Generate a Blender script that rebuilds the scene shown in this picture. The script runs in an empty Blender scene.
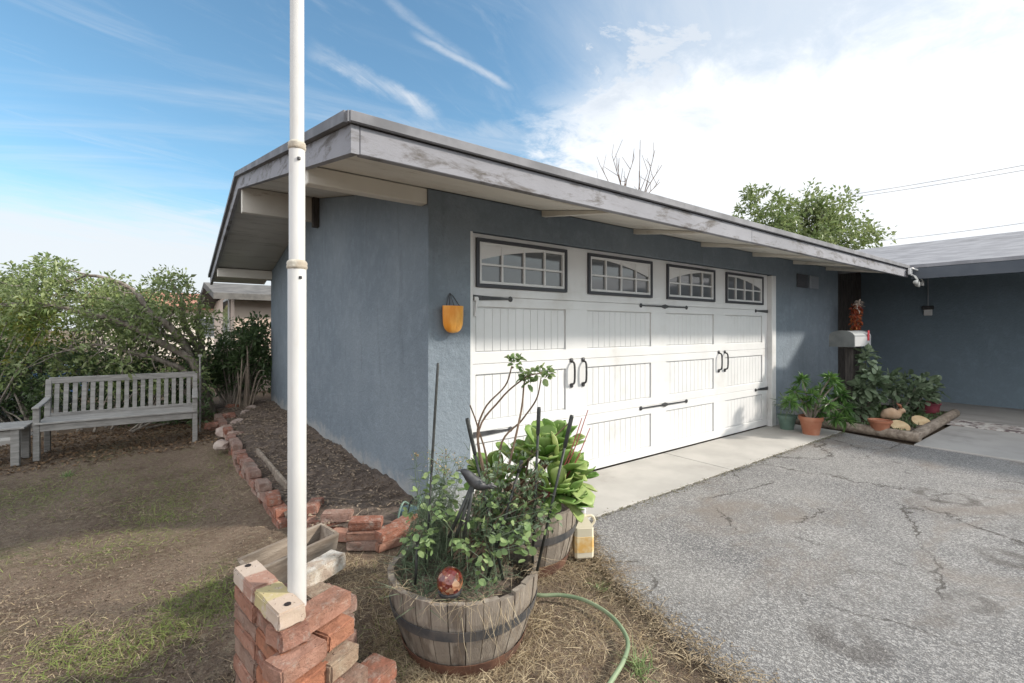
import bpy, bmesh, math, random
import numpy as np
from mathutils import Vector, Matrix
R = math.radians
S = bpy.context.scene
C = S.collection
rng = np.random.default_rng(7)
random.seed(7)

# ------------------------------------------------------------------ camera
F, HZ, CH = 467.0, 329.0, 1.37
FW = np.array([0.598, 0.8015]); RT = np.array([0.8015, -0.598])
cam_d = bpy.data.cameras.new("camera"); cam = bpy.data.objects.new("camera", cam_d); C.objects.link(cam)
cam.location = (0, 0, CH); cam.rotation_euler = (R(90), 0, -math.atan2(0.598, 0.8015))
cam_d.sensor_width = 36; cam_d.lens = F / 1024 * 36; cam_d.shift_y = -(341.5 - HZ) / 1024
cam_d.clip_start = 0.05; cam_d.clip_end = 3000
S.camera = cam

def at(px, py, z=0.0, d=None):
    """survey helper: where the photograph's sight line meets height z (or depth d)"""
    if d is None: d = F * (CH - z) / (py - HZ)
    k = (px - 512) / F
    p = d * FW + k * d * RT
    return Vector((p[0], p[1], CH - (py - HZ) / F * d))

# ------------------------------------------------------------------ materials
def nt_new(name):
    m = bpy.data.materials.new(name); m.use_nodes = True
    return m, m.node_tree, m.node_tree.nodes['Principled BSDF']
def link(t, a, b): t.links.new(a, b)
def coords(t, stretch=(1, 1, 1), kind='Object', rot=(0, 0, 0)):
    tc = t.nodes.new('ShaderNodeTexCoord'); mp = t.nodes.new('ShaderNodeMapping')
    mp.inputs['Scale'].default_value = stretch; mp.inputs['Rotation'].default_value = rot
    if kind == 'World':
        g = t.nodes.new('ShaderNodeNewGeometry'); link(t, g.outputs['Position'], mp.inputs[0])
    else: link(t, tc.outputs[kind], mp.inputs[0])
    return mp.outputs[0]
def noise(t, vec, scale, detail=6, rough=.55, dist=0):
    n = t.nodes.new('ShaderNodeTexNoise'); link(t, vec, n.inputs['Vector'])
    n.inputs['Scale'].default_value = scale; n.inputs['Detail'].default_value = detail
    n.inputs['Roughness'].default_value = rough; n.inputs['Distortion'].default_value = dist
    return n.outputs['Fac']
def ramp(t, fac, lo, hi):
    r = t.nodes.new('ShaderNodeMapRange'); link(t, fac, r.inputs['Value'])
    r.inputs['From Min'].default_value = lo; r.inputs['From Max'].default_value = hi
    r.interpolation_type = 'SMOOTHSTEP'
    return r.outputs['Result']
def mix(t, fac, a, b, mode='MIX'):
    m = t.nodes.new('ShaderNodeMix'); m.data_type = 'RGBA'; m.blend_type = mode
    for s, v in ((m.inputs['Factor'], fac), (m.inputs['A'], a), (m.inputs['B'], b)):
        if hasattr(v, 'is_linked'): link(t, v, s)
        elif isinstance(v, (tuple, list)): s.default_value = (*v, 1) if len(v) == 3 else v
        else: s.default_value = v
    return m.outputs['Result']
def mth(t, op, a, b=None, c=None):
    m = t.nodes.new('ShaderNodeMath'); m.operation = op
    for i, v in enumerate((a, b, c)):
        if v is None: continue
        if hasattr(v, 'is_linked'): link(t, v, m.inputs[i])
        else: m.inputs[i].default_value = v
    return m.outputs[0]
def bump(t, p, h, strength, dist=.01):
    b = t.nodes.new('ShaderNodeBump'); b.inputs['Strength'].default_value = strength
    b.inputs['Distance'].default_value = dist
    link(t, h, b.inputs['Height']); link(t, b.outputs[0], p.inputs['Normal'])
def M(name, c1, c2=None, scale=4, rough=.75, bmp=0, bscale=60, bdist=.004, spec=.3, metal=0, stretch=(1, 1, 1),
      lohi=(.35, .65), dirt=None, dscale=1.5, dlohi=(.5, .75), island=None, objr=None, kind='Object', sss=0, trans=0):
    m, t, p = nt_new(name)
    v = coords(t, stretch, kind)
    col = c1
    if c2: col = mix(t, ramp(t, noise(t, v, scale), *lohi), c1, c2)
    if island:
        g = t.nodes.new('ShaderNodeNewGeometry')
        col = mix(t, g.outputs['Random Per Island'], col, island)
    if objr:
        o = t.nodes.new('ShaderNodeObjectInfo')
        r = t.nodes.new('ShaderNodeValToRGB'); r.color_ramp.interpolation = 'LINEAR'
        els = r.color_ramp.elements
        while len(els) < len(objr): els.new(.5)
        for i, c in enumerate(objr): els[i].position = i / (len(objr) - 1); els[i].color = (*c, 1)
        link(t, o.outputs['Random'], r.inputs[0])
        col = mix(t, ramp(t, noise(t, v, scale), *lohi), r.outputs[0], c2 or c1)
    if dirt: col = mix(t, ramp(t, noise(t, v, dscale, 8, .65), *dlohi), col, dirt)
    if hasattr(col, 'is_linked'): link(t, col, p.inputs['Base Color'])
    else: p.inputs['Base Color'].default_value = (*col, 1)
    p.inputs['Roughness'].default_value = rough; p.inputs['Metallic'].default_value = metal
    p.inputs['Specular IOR Level'].default_value = spec
    if trans:
        tr = t.nodes.new('ShaderNodeBsdfTranslucent'); mx = t.nodes.new('ShaderNodeMixShader'); mx.inputs[0].default_value = trans
        if hasattr(col, 'is_linked'): link(t, col, tr.inputs[0])
        else: tr.inputs[0].default_value = (*col, 1)
        link(t, p.outputs[0], mx.inputs[1]); link(t, tr.outputs[0], mx.inputs[2])
        link(t, mx.outputs[0], t.nodes['Material Output'].inputs[0])
    if bmp: bump(t, p, noise(t, v, bscale, 5, .6), bmp, bdist)
    return m

# ------------------------------------------------------------------ mesh builder
class MB:
    def __init__(s): s.v = []; s.f = []; s.smooth = False
    def add(s, vs, fs):
        o = len(s.v); s.v += [tuple(v) for v in vs]; s.f += [tuple(i + o for i in f) for f in fs]; return s
    def box(s, c, size, rot=(0, 0, 0), bev=0, mtx=None):
        x, y, z = [a / 2 for a in size]
        if bev:
            bm = bmesh.new(); bmesh.ops.create_cube(bm, size=1)
            for v in bm.verts: v.co = Vector((v.co.x * 2 * x, v.co.y * 2 * y, v.co.z * 2 * z))
            bmesh.ops.bevel(bm, geom=bm.edges[:], offset=bev, segments=1, affect='EDGES')
            bm.verts.index_update(); vs = [v.co.copy() for v in bm.verts]; fs = [tuple(v.index for v in f.verts) for f in bm.faces]; bm.free()
        else:
            vs = [Vector((i, j, k)) for i in (-x, x) for j in (-y, y) for k in (-z, z)]
            fs = [(0, 1, 3, 2), (4, 6, 7, 5), (0, 4, 5, 1), (2, 3, 7, 6), (0, 2, 6, 4), (1, 5, 7, 3)]
        m = mtx if mtx is not None else (Matrix.Translation(Vector(c)) @ Matrix.Rotation(rot[2], 4, 'Z') @ Matrix.Rotation(rot[1], 4, 'Y') @ Matrix.Rotation(rot[0], 4, 'X'))
        return s.add([m @ v for v in vs], fs)
    def b2(s, x0, x1, y0, y1, z0, z1, bev=0):
        return s.box(((x0 + x1) / 2, (y0 + y1) / 2, (z0 + z1) / 2), (abs(x1 - x0), abs(y1 - y0), abs(z1 - z0)), bev=bev)
    def bar(s, a, b, w, h, bev=0, up=(0, 0, 1)):
        a = Vector(a); b = Vector(b); d = (b - a); L = d.length; d.normalize()
        upv = Vector(up); sx = upv.cross(d)
        if sx.length < 1e-4: sx = Vector((1, 0, 0)).cross(d)
        sx.normalize(); u = d.cross(sx)
        m = Matrix((( d.x, sx.x, u.x, (a.x + b.x) / 2), (d.y, sx.y, u.y, (a.y + b.y) / 2), (d.z, sx.z, u.z, (a.z + b.z) / 2), (0, 0, 0, 1)))
        return s.box(None, (L, w, h), bev=bev, mtx=m)
    def tube(s, path, radii, n=8, caps=True):
        P = [Vector(p) for p in path]
        if not hasattr(radii, '__len__'): radii = [radii] * len(P)
        o = len(s.v); prev = None
        for i, p in enumerate(P):
            d = (P[min(i + 1, len(P) - 1)] - P[max(i - 1, 0)]).normalized()
            if prev is None:
                a = Vector((0, 0, 1)) if abs(d.z) < .9 else Vector((1, 0, 0))
                x = a.cross(d).normalized()
            else:
                x = (prev - d * prev.dot(d)).normalized()
            prev = x; y = d.cross(x)
            for k in range(n):
                t = 2 * math.pi * k / n
                s.v.append(tuple(p + (x * math.cos(t) + y * math.sin(t)) * radii[i]))
        for i in range(len(P) - 1):
            for k in range(n):
                a = o + i * n + k; b = o + i * n + (k + 1) % n
                s.f.append((a, b, b + n, a + n))
        if caps:
            s.f.append(tuple(o + k for k in range(n))[::-1]); s.f.append(tuple(o + (len(P) - 1) * n + k for k in range(n)))
        return s
    def lathe(s, prof, c=(0, 0, 0), n=24, sx=1, sy=1, close=False):
        o = len(s.v)
        for r, z in prof:
            for k in range(n):
                t = 2 * math.pi * k / n
                s.v.append((c[0] + r * sx * math.cos(t), c[1] + r * sy * math.sin(t), c[2] + z))
        for i in range(len(prof) - 1):
            for k in range(n):
                a = o + i * n + k; b = o + i * n + (k + 1) % n
                s.f.append((a, b, b + n, a + n))
        if close:
            s.f.append(tuple(o + k for k in range(n))[::-1]); s.f.append(tuple(o + (len(prof) - 1) * n + k for k in range(n)))
        return s
    def prism(s, poly, mfun, t0, t1):
        """poly: 2-D outline (ccw); mfun(a,b,t) -> 3-D point"""
        n = len(poly)
        vs = [mfun(a, b, t0) for a, b in poly] + [mfun(a, b, t1) for a, b in poly]
        fs = [tuple(range(n))[::-1], tuple(range(n, 2 * n))] + [(i, (i + 1) % n, n + (i + 1) % n, n + i) for i in range(n)]
        return s.add(vs, fs)

def obj(name, mb, mat, parent=None, smooth=False, fix=True, angle=None):
    me = bpy.data.meshes.new(name)
    vs = mb.v
    if parent is not None:
        q = parent; lx = ly = lz = 0
        if mb.__dict__.get('world'):
            while q is not None: lx += q.location.x; ly += q.location.y; lz += q.location.z; q = q.parent
            vs = [(a - lx, b - ly, c - lz) for a, b, c in vs]
    me.from_pydata(vs, [], mb.f); me.update()
    if fix:
        bm = bmesh.new(); bm.from_mesh(me); bmesh.ops.recalc_face_normals(bm, faces=bm.faces[:]); bm.to_mesh(me); bm.free()
    if smooth:
        me.polygons.foreach_set('use_smooth', [True] * len(me.polygons))
        if angle: me.set_sharp_from_angle(angle=R(angle))
    o = bpy.data.objects.new(name, me); C.objects.link(o)
    for m in (mat if isinstance(mat, (list, tuple)) else [mat]): me.materials.append(m)
    if parent is not None: o.parent = parent
    return o
def W():
    m = MB(); m.world = True; return m
def tag(o, label, cat, group=None):
    o['label'] = label; o['category'] = cat
    if group: o['group'] = group
    return o
def thing(name, label, cat, loc=(0, 0, 0), rz=0, group=None):
    o = bpy.data.objects.new(name, None); C.objects.link(o); o.location = loc; o.rotation_euler = (0, 0, rz)
    o.empty_display_size = .1
    return tag(o, label, cat, group)
def struct(name, mb, mat, **k):
    o = obj(name, mb, mat, **k); o['kind'] = 'structure'; return o
def stuff(name, mb, mat, label, cat, **k):
    o = obj(name, mb, mat, **k); o['kind'] = 'stuff'; return tag(o, label, cat)
def recentre(o, p):
    """move a mesh thing's origin to its base"""
    p = Vector(p); o.data.transform(Matrix.Translation(-p)); o.location = p; return o
def dup(o, loc=None, rz=None, label=None):
    r = o.copy(); C.objects.link(r)
    if loc is not None: r.location = loc
    if rz is not None: r.rotation_euler = (0, 0, rz)
    if label: r['label'] = label
    for ch in list(o.children):
        c = ch.copy(); C.objects.link(c); c.parent = r
        for g in list(ch.children):
            d = g.copy(); C.objects.link(d); d.parent = c
    return r

# ---- leaves (numpy) -------------------------------------------------------
def unit(a): return a / np.maximum(np.linalg.norm(a, axis=1, keepdims=True), 1e-9)
def rand_dirs(n, up=0.0):
    a = rng.normal(size=(n, 3)); a = unit(a); a[:, 2] += up; return unit(a)
LEAF_D = ([(0, 0), (-.5, .45), (0, 1), (.5, .45)], [(0, 1, 2), (0, 2, 3)])
LEAF_R = ([(0, 0), (-.38, .25), (-.5, .6), (-.25, .92), (0, 1), (.25, .92), (.5, .6), (.38, .25), (0, .5)],
          [(0, 1, 8), (1, 2, 8), (2, 3, 8), (3, 4, 8), (4, 5, 8), (5, 6, 8), (6, 7, 8), (7, 0, 8)])
def leaves(mb, pos, dirs, ln, wd, shape=LEAF_D, fold=.18, droop=.15):
    n = len(pos)
    if n == 0: return
    ln = np.broadcast_to(ln, (n,))[:, None]; wd = np.broadcast_to(wd, (n,))[:, None]
    r = rng.normal(size=(n, 3)); r[:, 2] *= .4
    side = unit(np.cross(dirs, np.array([0, 0, 1.0]) + r * .5)); nor = np.cross(side, dirs)
    o = len(mb.v); V = []
    for (a, b) in shape[0]:
        p = pos + side * wd * a + dirs * ln * b + nor * (abs(a) * 2 * fold * wd) + np.array([0, 0, -1.0]) * (droop * ln * b * b)
        V.append(p)
    V = np.stack(V, 1).reshape(-1, 3); k = len(shape[0])
    mb.v += [tuple(x) for x in V.tolist()]
    for i in range(n):
        b = o + i * k
        for f in shape[1]: mb.f.append(tuple(b + j for j in f))
def blades(mb, pos, dirs, ln, wd, bend=.4):
    """thin grass strands, two segments"""
    n = len(pos); ln = np.broadcast_to(ln, (n,))[:, None]; wd = np.broadcast_to(wd, (n,))[:, None]
    side = unit(np.cross(dirs, rng.normal(size=(n, 3))))
    bd = rng.normal(size=(n, 3)) * bend; bd[:, 2] = -np.abs(bd[:, 2]) * .6
    m = pos + dirs * ln * .55 + bd * ln * .2; t = pos + dirs * ln + bd * ln * .75
    V = np.stack([pos - side * wd * .5, pos + side * wd * .5, m + side * wd * .4, m - side * wd * .4, t], 1).reshape(-1, 3)
    o = len(mb.v); mb.v += [tuple(x) for x in V.tolist()]
    for i in range(n):
        b = o + i * 5; mb.f.append((b, b + 1, b + 2, b + 3)); mb.f.append((b + 3, b + 2, b + 4))
def clump(mb, centres, rad, n_each, ln, wd, shape=LEAF_D, flat=1.0, up=.3, **k):
    cs = np.array([tuple(c) for c in centres]); m = len(cs)
    rad = np.broadcast_to(rad, (m,))
    for c, r in zip(cs, rad):
        d = rand_dirs(n_each); rr = r * rng.random(n_each)[:, None] ** .5
        p = c + d * rr * np.array([1, 1, flat])
        dd = unit(d + rand_dirs(n_each) * .8 + np.array([0, 0, up]))
        leaves(mb, p, dd, ln * (.4 + 1.0 * rng.random(n_each)), wd * (.45 + .95 * rng.random(n_each)), shape, **k)
def curve_pts(pts, n=10, jit=0):
    """Catmull-Rom through points"""
    P = [Vector(p) for p in pts]; P = [P[0] * 2 - P[1]] + P + [P[-1] * 2 - P[-2]]; out = []
    for i in range(1, len(P) - 2):
        for k in range(n):
            t = k / n; a, b, c, d = P[i - 1], P[i], P[i + 1], P[i + 2]
            q = .5 * ((2 * b) + (c - a) * t + (2 * a - 5 * b + 4 * c - d) * t * t + (3 * b - a - 3 * c + d) * t ** 3)
            if jit: q += Vector(rng.normal(size=3) * jit)
            out.append(q)
    out.append(P[-2]); return out
def limb(mb, pts, r0, r1, n=8, seg=6, jit=0):
    p = curve_pts(pts, seg, jit); k = len(p)
    mb.tube(p, [r0 + (r1 - r0) * i / (k - 1) for i in range(k)], n); return p

# ------------------------------------------------------------------ palette
def wall_paint(name, c, c2, stain, splash=.7):
    m, t, p = nt_new(name); v = coords(t, kind='World')
    col = mix(t, ramp(t, noise(t, v, .9, 6, .6), .35, .7), c, c2)
    vs = coords(t, (3, 3, .5), 'World')
    col = mix(t, mth(t, 'MULTIPLY', ramp(t, noise(t, vs, 2.2, 7, .6), .55, .8), .55), col, stain)
    col = mix(t, mth(t, 'MULTIPLY', ramp(t, noise(t, v, 9, 8, .75), .45, .7), .35), col, tuple(min(1, x * 1.35) for x in c2))
    col = mix(t, mth(t, 'MULTIPLY', ramp(t, noise(t, v, 55, 5, .8), .55, .7), .4), col, tuple(x * .72 for x in c))
    # splashed soil and flaking close to the ground
    g = t.nodes.new('ShaderNodeNewGeometry'); sp = t.nodes.new('ShaderNodeSeparateXYZ'); link(t, g.outputs['Position'], sp.inputs[0])
    low = ramp(t, mth(t, 'ADD', sp.outputs['Z'], mth(t, 'MULTIPLY', noise(t, v, 7, 6, .7), -.45)), .02, -.12)
    col = mix(t, mth(t, 'MULTIPLY', low, splash), col, (.33, .33, .32))
    link(t, col, p.inputs['Base Color']); p.inputs['Roughness'].default_value = .88; p.inputs['Specular IOR Level'].default_value = .2
    h = mth(t, 'ADD', noise(t, v, 28, 6, .7), mth(t, 'MULTIPLY', noise(t, v, 5, 3), .8))
    bump(t, p, h, .8, .014); return m
m_wall = wall_paint('slate_stucco', (.158, .190, .222), (.20, .234, .266), (.115, .136, .160))
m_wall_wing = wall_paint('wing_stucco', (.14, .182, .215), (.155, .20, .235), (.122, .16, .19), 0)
def old_paint(name, paint, bare, lo, hi, stretch=(1, 1, 1), scale=3.0):
    m, t, p = nt_new(name); v = coords(t, stretch, 'World')
    f = ramp(t, noise(t, v, scale, 9, .72, .4), lo, hi)
    col = mix(t, ramp(t, noise(t, coords(t, kind='World'), 1.1), .35, .7), paint, tuple(x * .82 for x in paint))
    col = mix(t, f, col, bare)
    col = mix(t, ramp(t, noise(t, coords(t, (1, 1, 1), 'World'), 14, 8, .8), .66, .74), col, tuple(x * .35 for x in bare))
    link(t, col, p.inputs['Base Color']); p.inputs['Roughness'].default_value = .8; p.inputs['Specular IOR Level'].default_value = .25
    bump(t, p, noise(t, v, scale * 9, 6, .7), .5, .004); return m
m_fascia = old_paint('weathered_fascia_paint', (.28, .28, .305), (.11, .10, .095), .47, .66, (1, 1, 3.5), 3.4)
m_cream = old_paint('cream_paint', (.66, .63, .57), (.34, .28, .22), .54, .72, (1, 1, 4), 2.0)
m_soffit = old_paint('soffit_paint', (.55, .54, .51), (.25, .24, .22), .52, .70, (.6, 4, 1), 2.0)
m_roof = M('rolled_roofing', (.20, .20, .215), (.27, .27, .285), 3, .9, .6, 160, .003, dirt=(.15, .15, .16), dscale=.8, kind='World')
m_edge = M('roof_edge_metal', (.13, .13, .14), (.20, .20, .215), 5, .7, .2, 40)
m_white = M('white_door_paint', (.64, .64, .635), (.60, .60, .595), 2, .45, .06, 40, spec=.4, dirt=(.50, .485, .46), dscale=1.6, dlohi=(.52, .78))
m_black = M('black_iron', (.022, .022, .025), (.05, .05, .052), 20, .5, .2, 90, spec=.5)
m_frame = M('dark_frame', (.05, .052, .06), None, rough=.5)
m_rod = M('black_stake', (.018, .02, .018), (.04, .042, .04), 30, .45, .2, 80)
def glass(name, c):
    m, t, p = nt_new(name); p.inputs['Base Color'].default_value = (*c, 1); p.inputs['Roughness'].default_value = .06
    p.inputs['Specular IOR Level'].default_value = .9; p.inputs['Coat Weight'].default_value = .7; p.inputs['Coat Roughness'].default_value = .03
    bump(t, p, noise(t, coords(t, kind='World'), 2.2, 2), .12, .02); return m
m_glass = glass('window_glass', (.10, .108, .115))
m_woodgrey = M('silvered_teak', (.22, .212, .20), (.33, .32, .30), 6, .85, .5, 40, .003, stretch=(1, 6, 6), dirt=(.17, .17, .17), dscale=3, dlohi=(.5, .8))
m_wooddark = M('dark_boards', (.04, .036, .034), (.075, .066, .06), 6, .8, .4, 30, stretch=(8, 8, 1))
m_stave = M('weathered_stave', (.155, .125, .10), (.32, .28, .235), 7, .9, .8, 45, .005, stretch=(5, 5, .7), lohi=(.38, .68), island=(.235, .20, .165), dirt=(.09, .07, .055), dscale=3, dlohi=(.52, .75))
m_hoop = M('steel_hoop', (.075, .078, .085), (.14, .13, .125), 12, .6, .3, 60, metal=.4, dirt=(.16, .09, .055), dscale=6, dlohi=(.6, .8))
m_soil = M('garden_soil', (.085, .064, .052), (.15, .118, .096), 12, .95, 1, 45, .02, dirt=(.17, .135, .11), dscale=7, dlohi=(.58, .75), kind='World')
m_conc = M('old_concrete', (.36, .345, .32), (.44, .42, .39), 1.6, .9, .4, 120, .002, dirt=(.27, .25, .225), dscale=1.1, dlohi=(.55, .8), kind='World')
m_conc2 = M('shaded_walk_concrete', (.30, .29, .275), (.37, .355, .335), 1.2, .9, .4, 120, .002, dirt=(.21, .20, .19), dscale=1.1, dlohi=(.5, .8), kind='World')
m_pole = M('white_pole_paint', (.43, .42, .405), (.50, .49, .475), 4, .5, .15, 50, stretch=(1, 1, .5), dirt=(.38, .28, .21), dscale=3.5, dlohi=(.54, .8))
m_polesealant = M('pole_joint_sealant', (.55, .52, .45), (.35, .30, .24), 20, .8, .5, 80)
m_bark = M('grey_bark', (.15, .125, .105), (.27, .24, .20), 6, .9, .8, 25, .01, stretch=(3, 3, .6))
m_twig = M('brown_twig', (.13, .085, .06), (.20, .14, .10), 15, .85)
m_leaf = M('shrub_leaf', (.11, .175, .045), (.19, .25, .07), 1.3, .45, island=(.26, .30, .14), spec=.5, trans=.35, kind='World')
m_leafdark = M('dark_leaf', (.05, .095, .03), (.085, .14, .04), 1.5, .45, island=(.095, .14, .06), spec=.5, trans=.2, kind='World')
m_leafyel = M('yellowing_leaf', (.13, .17, .04), (.30, .25, .05), 2, .5, island=(.10, .17, .04), trans=.35, kind='World')
m_leaflite = M('light_leaf', (.22, .30, .12), (.30, .37, .17), 5, .5, island=(.15, .23, .09), trans=.3, kind='World')
m_leafgrey = M('grey_green_leaf', (.15, .20, .12), (.26, .32, .22), 6, .55, island=(.09, .135, .07), trans=.25, kind='World')
m_succ = M('succulent_leaf', (.34, .46, .12), (.60, .64, .30), 4, .45, island=(.19, .34, .08), spec=.4, trans=.4, kind='World', dirt=(.42, .36, .16), dscale=9, dlohi=(.58, .72))
m_straw = M('dry_straw', (.36, .27, .16), (.20, .14, .085), 5, .8, island=(.60, .50, .34), trans=.2, kind='World')
m_grass = M('green_grass', (.13, .20, .045), (.20, .27, .07), 2, .6, island=(.25, .25, .10), trans=.3, kind='World')
m_terra = M('terracotta', (.33, .13, .075), (.40, .19, .12), 6, .8, .2, 60, dirt=(.42, .30, .24), dscale=5, dlohi=(.6, .8))
m_greenpot = M('green_glazed_pot', (.10, .16, .13), (.15, .22, .18), 6, .5)
m_log = M('landscape_timber', (.20, .16, .125), (.32, .27, .22), 5, .9, .7, 30, .006, stretch=(1, 5, 5), dirt=(.12, .095, .075), dscale=3)
m_pink = M('pink_stucco', (.58, .46, .38), (.64, .52, .44), 1, .9, .3, 60, kind='World')
m_hose = M('green_hose', (.16, .22, .13), (.24, .29, .18), 6, .5)
m_rust = M('rusty_recess', (.10, .05, .035), (.17, .085, .055), 9, .9, .4, 50, dirt=(.06, .045, .04), dscale=5, dlohi=(.5, .7))
def brick_mat(name, cols, crust=(.42, .36, .31), amt=(.5, .68)):
    m, t, p = nt_new(name); v = coords(t)
    o = t.nodes.new('ShaderNodeObjectInfo')
    off = t.nodes.new('ShaderNodeVectorMath'); off.operation = 'ADD'; link(t, v, off.inputs[0])
    cb = t.nodes.new('ShaderNodeCombineXYZ'); link(t, mth(t, 'MULTIPLY', o.outputs['Random'], 37.), cb.inputs[0]); link(t, cb.outputs[0], off.inputs[1]); v = off.outputs[0]
    r = t.nodes.new('ShaderNodeValToRGB'); els = r.color_ramp.elements
    while len(els) < max(2, len(cols)): els.new(.5)
    for i in range(len(els)): els[i].position = i / (len(els) - 1); els[i].color = (*cols[min(i, len(cols) - 1)], 1)
    link(t, o.outputs['Random'], r.inputs[0])
    col = mix(t, ramp(t, noise(t, v, 14, 5, .6), .35, .65), r.outputs[0], mix(t, .5, r.outputs[0], (.16, .075, .05)))
    col = mix(t, mth(t, 'MULTIPLY', ramp(t, noise(t, v, 17, 9, .8), *amt), .85), col, crust)
    col = mix(t, ramp(t, noise(t, v, 45, 5, .8), .60, .70), col, (.06, .04, .035))
    col = mix(t, mth(t, 'MULTIPLY', ramp(t, noise(t, v, 6, 5, .7), .52, .66), .5), col, (.13, .10, .08))
    link(t, col, p.inputs['Base Color']); p.inputs['Roughness'].default_value = .92; p.inputs['Specular IOR Level'].default_value = .15
    bump(t, p, mth(t, 'ADD', noise(t, v, 70, 6, .7), noise(t, v, 14, 4)), 1.0, .010); return m
m_brick = brick_mat('old_brick', [(.27, .115, .08), (.29, .155, .12), (.30, .215, .18), (.25, .185, .155), (.33, .13, .085)], (.36, .31, .27), (.48, .66))
m_br_orange = brick_mat('orange_brick', [(.40, .165, .095), (.38, .18, .115)], (.40, .30, .24), (.56, .72))
m_br_pink = brick_mat('pinkish_brick', [(.34, .175, .125), (.36, .21, .16)], (.40, .33, .28), (.52, .7))
m_br_tan = brick_mat('tan_brick', [(.31, .235, .17), (.33, .26, .19)], (.38, .34, .28), (.5, .7))
m_br_brown = brick_mat('brown_brick', [(.27, .19, .15), (.30, .20, .16)], (.36, .31, .27), (.55, .7))
m_br_pale = brick_mat('pale_brick', [(.50, .44, .36), (.52, .46, .38)], (.58, .55, .50), (.45, .6))

# ------------------------------------------------------------------ terrain
def sst(a, b, x):
    t = np.clip((x - a) / (b - a), 0, 1); return t * t * (3 - 2 * t)
def gz(x, y):
    """lawn height: flat by the drive, a hand's breadth lower out by the bench"""
    x = np.asarray(x, float); y = np.asarray(y, float)
    z = -.12 * sst(2.6, 5.2, y) * sst(1.0, .1, x)
    near = sst(30, 8, np.hypot(x, y))
    z = z + near * (.012 * np.sin(2.3 * x + 1.1 * y) * np.cos(1.7 * y - .6 * x) + .006 * np.sin(7 * x) * np.sin(6.1 * y + x))
    return z - .022
def gline(lo, hi, fine0, fine1, step, nfar):
    a = list(np.arange(fine0, fine1 + 1e-6, step))
    l = [fine0 - (fine0 - lo) * (i / nfar) ** 2.2 for i in range(nfar, 0, -1)]
    h = [fine1 + (hi - fine1) * (i / nfar) ** 2.2 for i in range(1, nfar + 1)]
    return np.array(l + a + h)
gx = gline(-600, 600, -6, 10, .2, 18); gy = gline(-600, 600, -2, 12, .2, 18)
XX, YY = np.meshgrid(gx, gy); ZZ = gz(XX, YY)
mb = MB(); mb.v = [tuple(p) for p in np.stack([XX, YY, ZZ], -1).reshape(-1, 3).tolist()]
nx = len(gx)
mb.f = [(j * nx + i, j * nx + i + 1, (j + 1) * nx + i + 1, (j + 1) * nx + i) for j in range(len(gy) - 1) for i in range(nx - 1)]
# dirt / dead turf / green patches
m_ground, t, p = nt_new('lawn_and_dirt'); v = coords(t, kind='World')
col = mix(t, ramp(t, noise(t, v, 2.2, 8, .65), .35, .65), (.125, .088, .064), (.205, .152, .114))
col = mix(t, ramp(t, noise(t, v, 30, 6, .8), .48, .62), col, (.27, .22, .155))
col = mix(t, mth(t, 'MULTIPLY', ramp(t, noise(t, v, .9, 5, .6), .48, .66), mth(t, 'MULTIPLY', ramp(t, noise(t, v, 22, 5, .75), .46, .58), .6)), col, (.105, .13, .042))
col = mix(t, ramp(t, noise(t, v, 60, 4, .8), .54, .66), col, (.05, .038, .030))
col = mix(t, ramp(t, noise(t, v, 150, 4, .8), .56, .66), col, (.26, .215, .17))
col = mix(t, mth(t, 'MULTIPLY', ramp(t, noise(t, v, 110, 4, .8), .44, .36), .7), col, (.045, .033, .026))
link(t, col, p.inputs['Base Color']); p.inputs['Roughness'].default_value = .95; p.inputs['Specular IOR Level'].default_value = .1
bump(t, p, mth(t, 'ADD', noise(t, v, 14, 6, .7), mth(t, 'MULTIPLY', noise(t, v, 70, 5, .7), .7)), .9, .03)
struct('ground', mb, m_ground, smooth=True, fix=False)

# asphalt drive: ragged left edge
def sheet(outline, z, step=None):
    m = MB(); n = len(outline)
    m.add([(x, y, z) for x, y in outline] + [(x, y, z - .03) for x, y in outline],
          [tuple(range(n))] + [(i, i + n, (i + 1) % n + n, (i + 1) % n) for i in range(n)]); return m
left = [(1.70, -30), (1.70, -3), (1.74, -.5), (1.77, .6), (1.79, .936), (1.827, 1.244), (1.92, 1.576), (2.11, 1.989), (2.28, 2.2), (2.30, 2.34)]
ed = []
for (a, b) in zip(left[:-1], left[1:]):
    L = math.dist(a, b); n = max(1, int(min(L, 8) / .05))
    for k in range(n):
        f = k / n; ed.append((a[0] + (b[0] - a[0]) * f + random.uniform(-.018, .018), a[1] + (b[1] - a[1]) * f))
out = ed[::-1]
out = [(2.30, 2.34)] + out + [(30, -30), (30, 1.4), (7.02, 1.4), (7.22, 2.34)]
m_asph, t, p = nt_new('cracked_asphalt'); v = coords(t, kind='World')
vo = t.nodes.new('ShaderNodeTexVoronoi'); vo.inputs['Scale'].default_value = 140; link(t, v, vo.inputs['Vector'])
col = mix(t, ramp(t, noise(t, v, 1.0, 7, .6), .35, .68), (.125, .122, .122), (.195, .188, .18))
col = mix(t, mth(t, 'MULTIPLY', ramp(t, vo.outputs['Color'], .35, .95), mth(t, 'ADD', .35, mth(t, 'MULTIPLY', noise(t, v, 2.4, 5, .7), .6))), col, (.50, .485, .465))
col = mix(t, ramp(t, noise(t, v, 170, 3, .8), .6, .72), col, (.42, .42, .42))
col = mix(t, ramp(t, noise(t, v, 110, 4, .8), .42, .33), col, (.045, .045, .05))
dw = noise(t, v, 3.2, 6, .7)
# tan dirt washed into the low spots
col = mix(t, mth(t, 'MULTIPLY', ramp(t, noise(t, coords(t, (1, 1.8, 1), 'World', (0, 0, .4)), .75, 8, .68, .5), .50, .68), .7), col, (.185, .155, .13))
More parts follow.
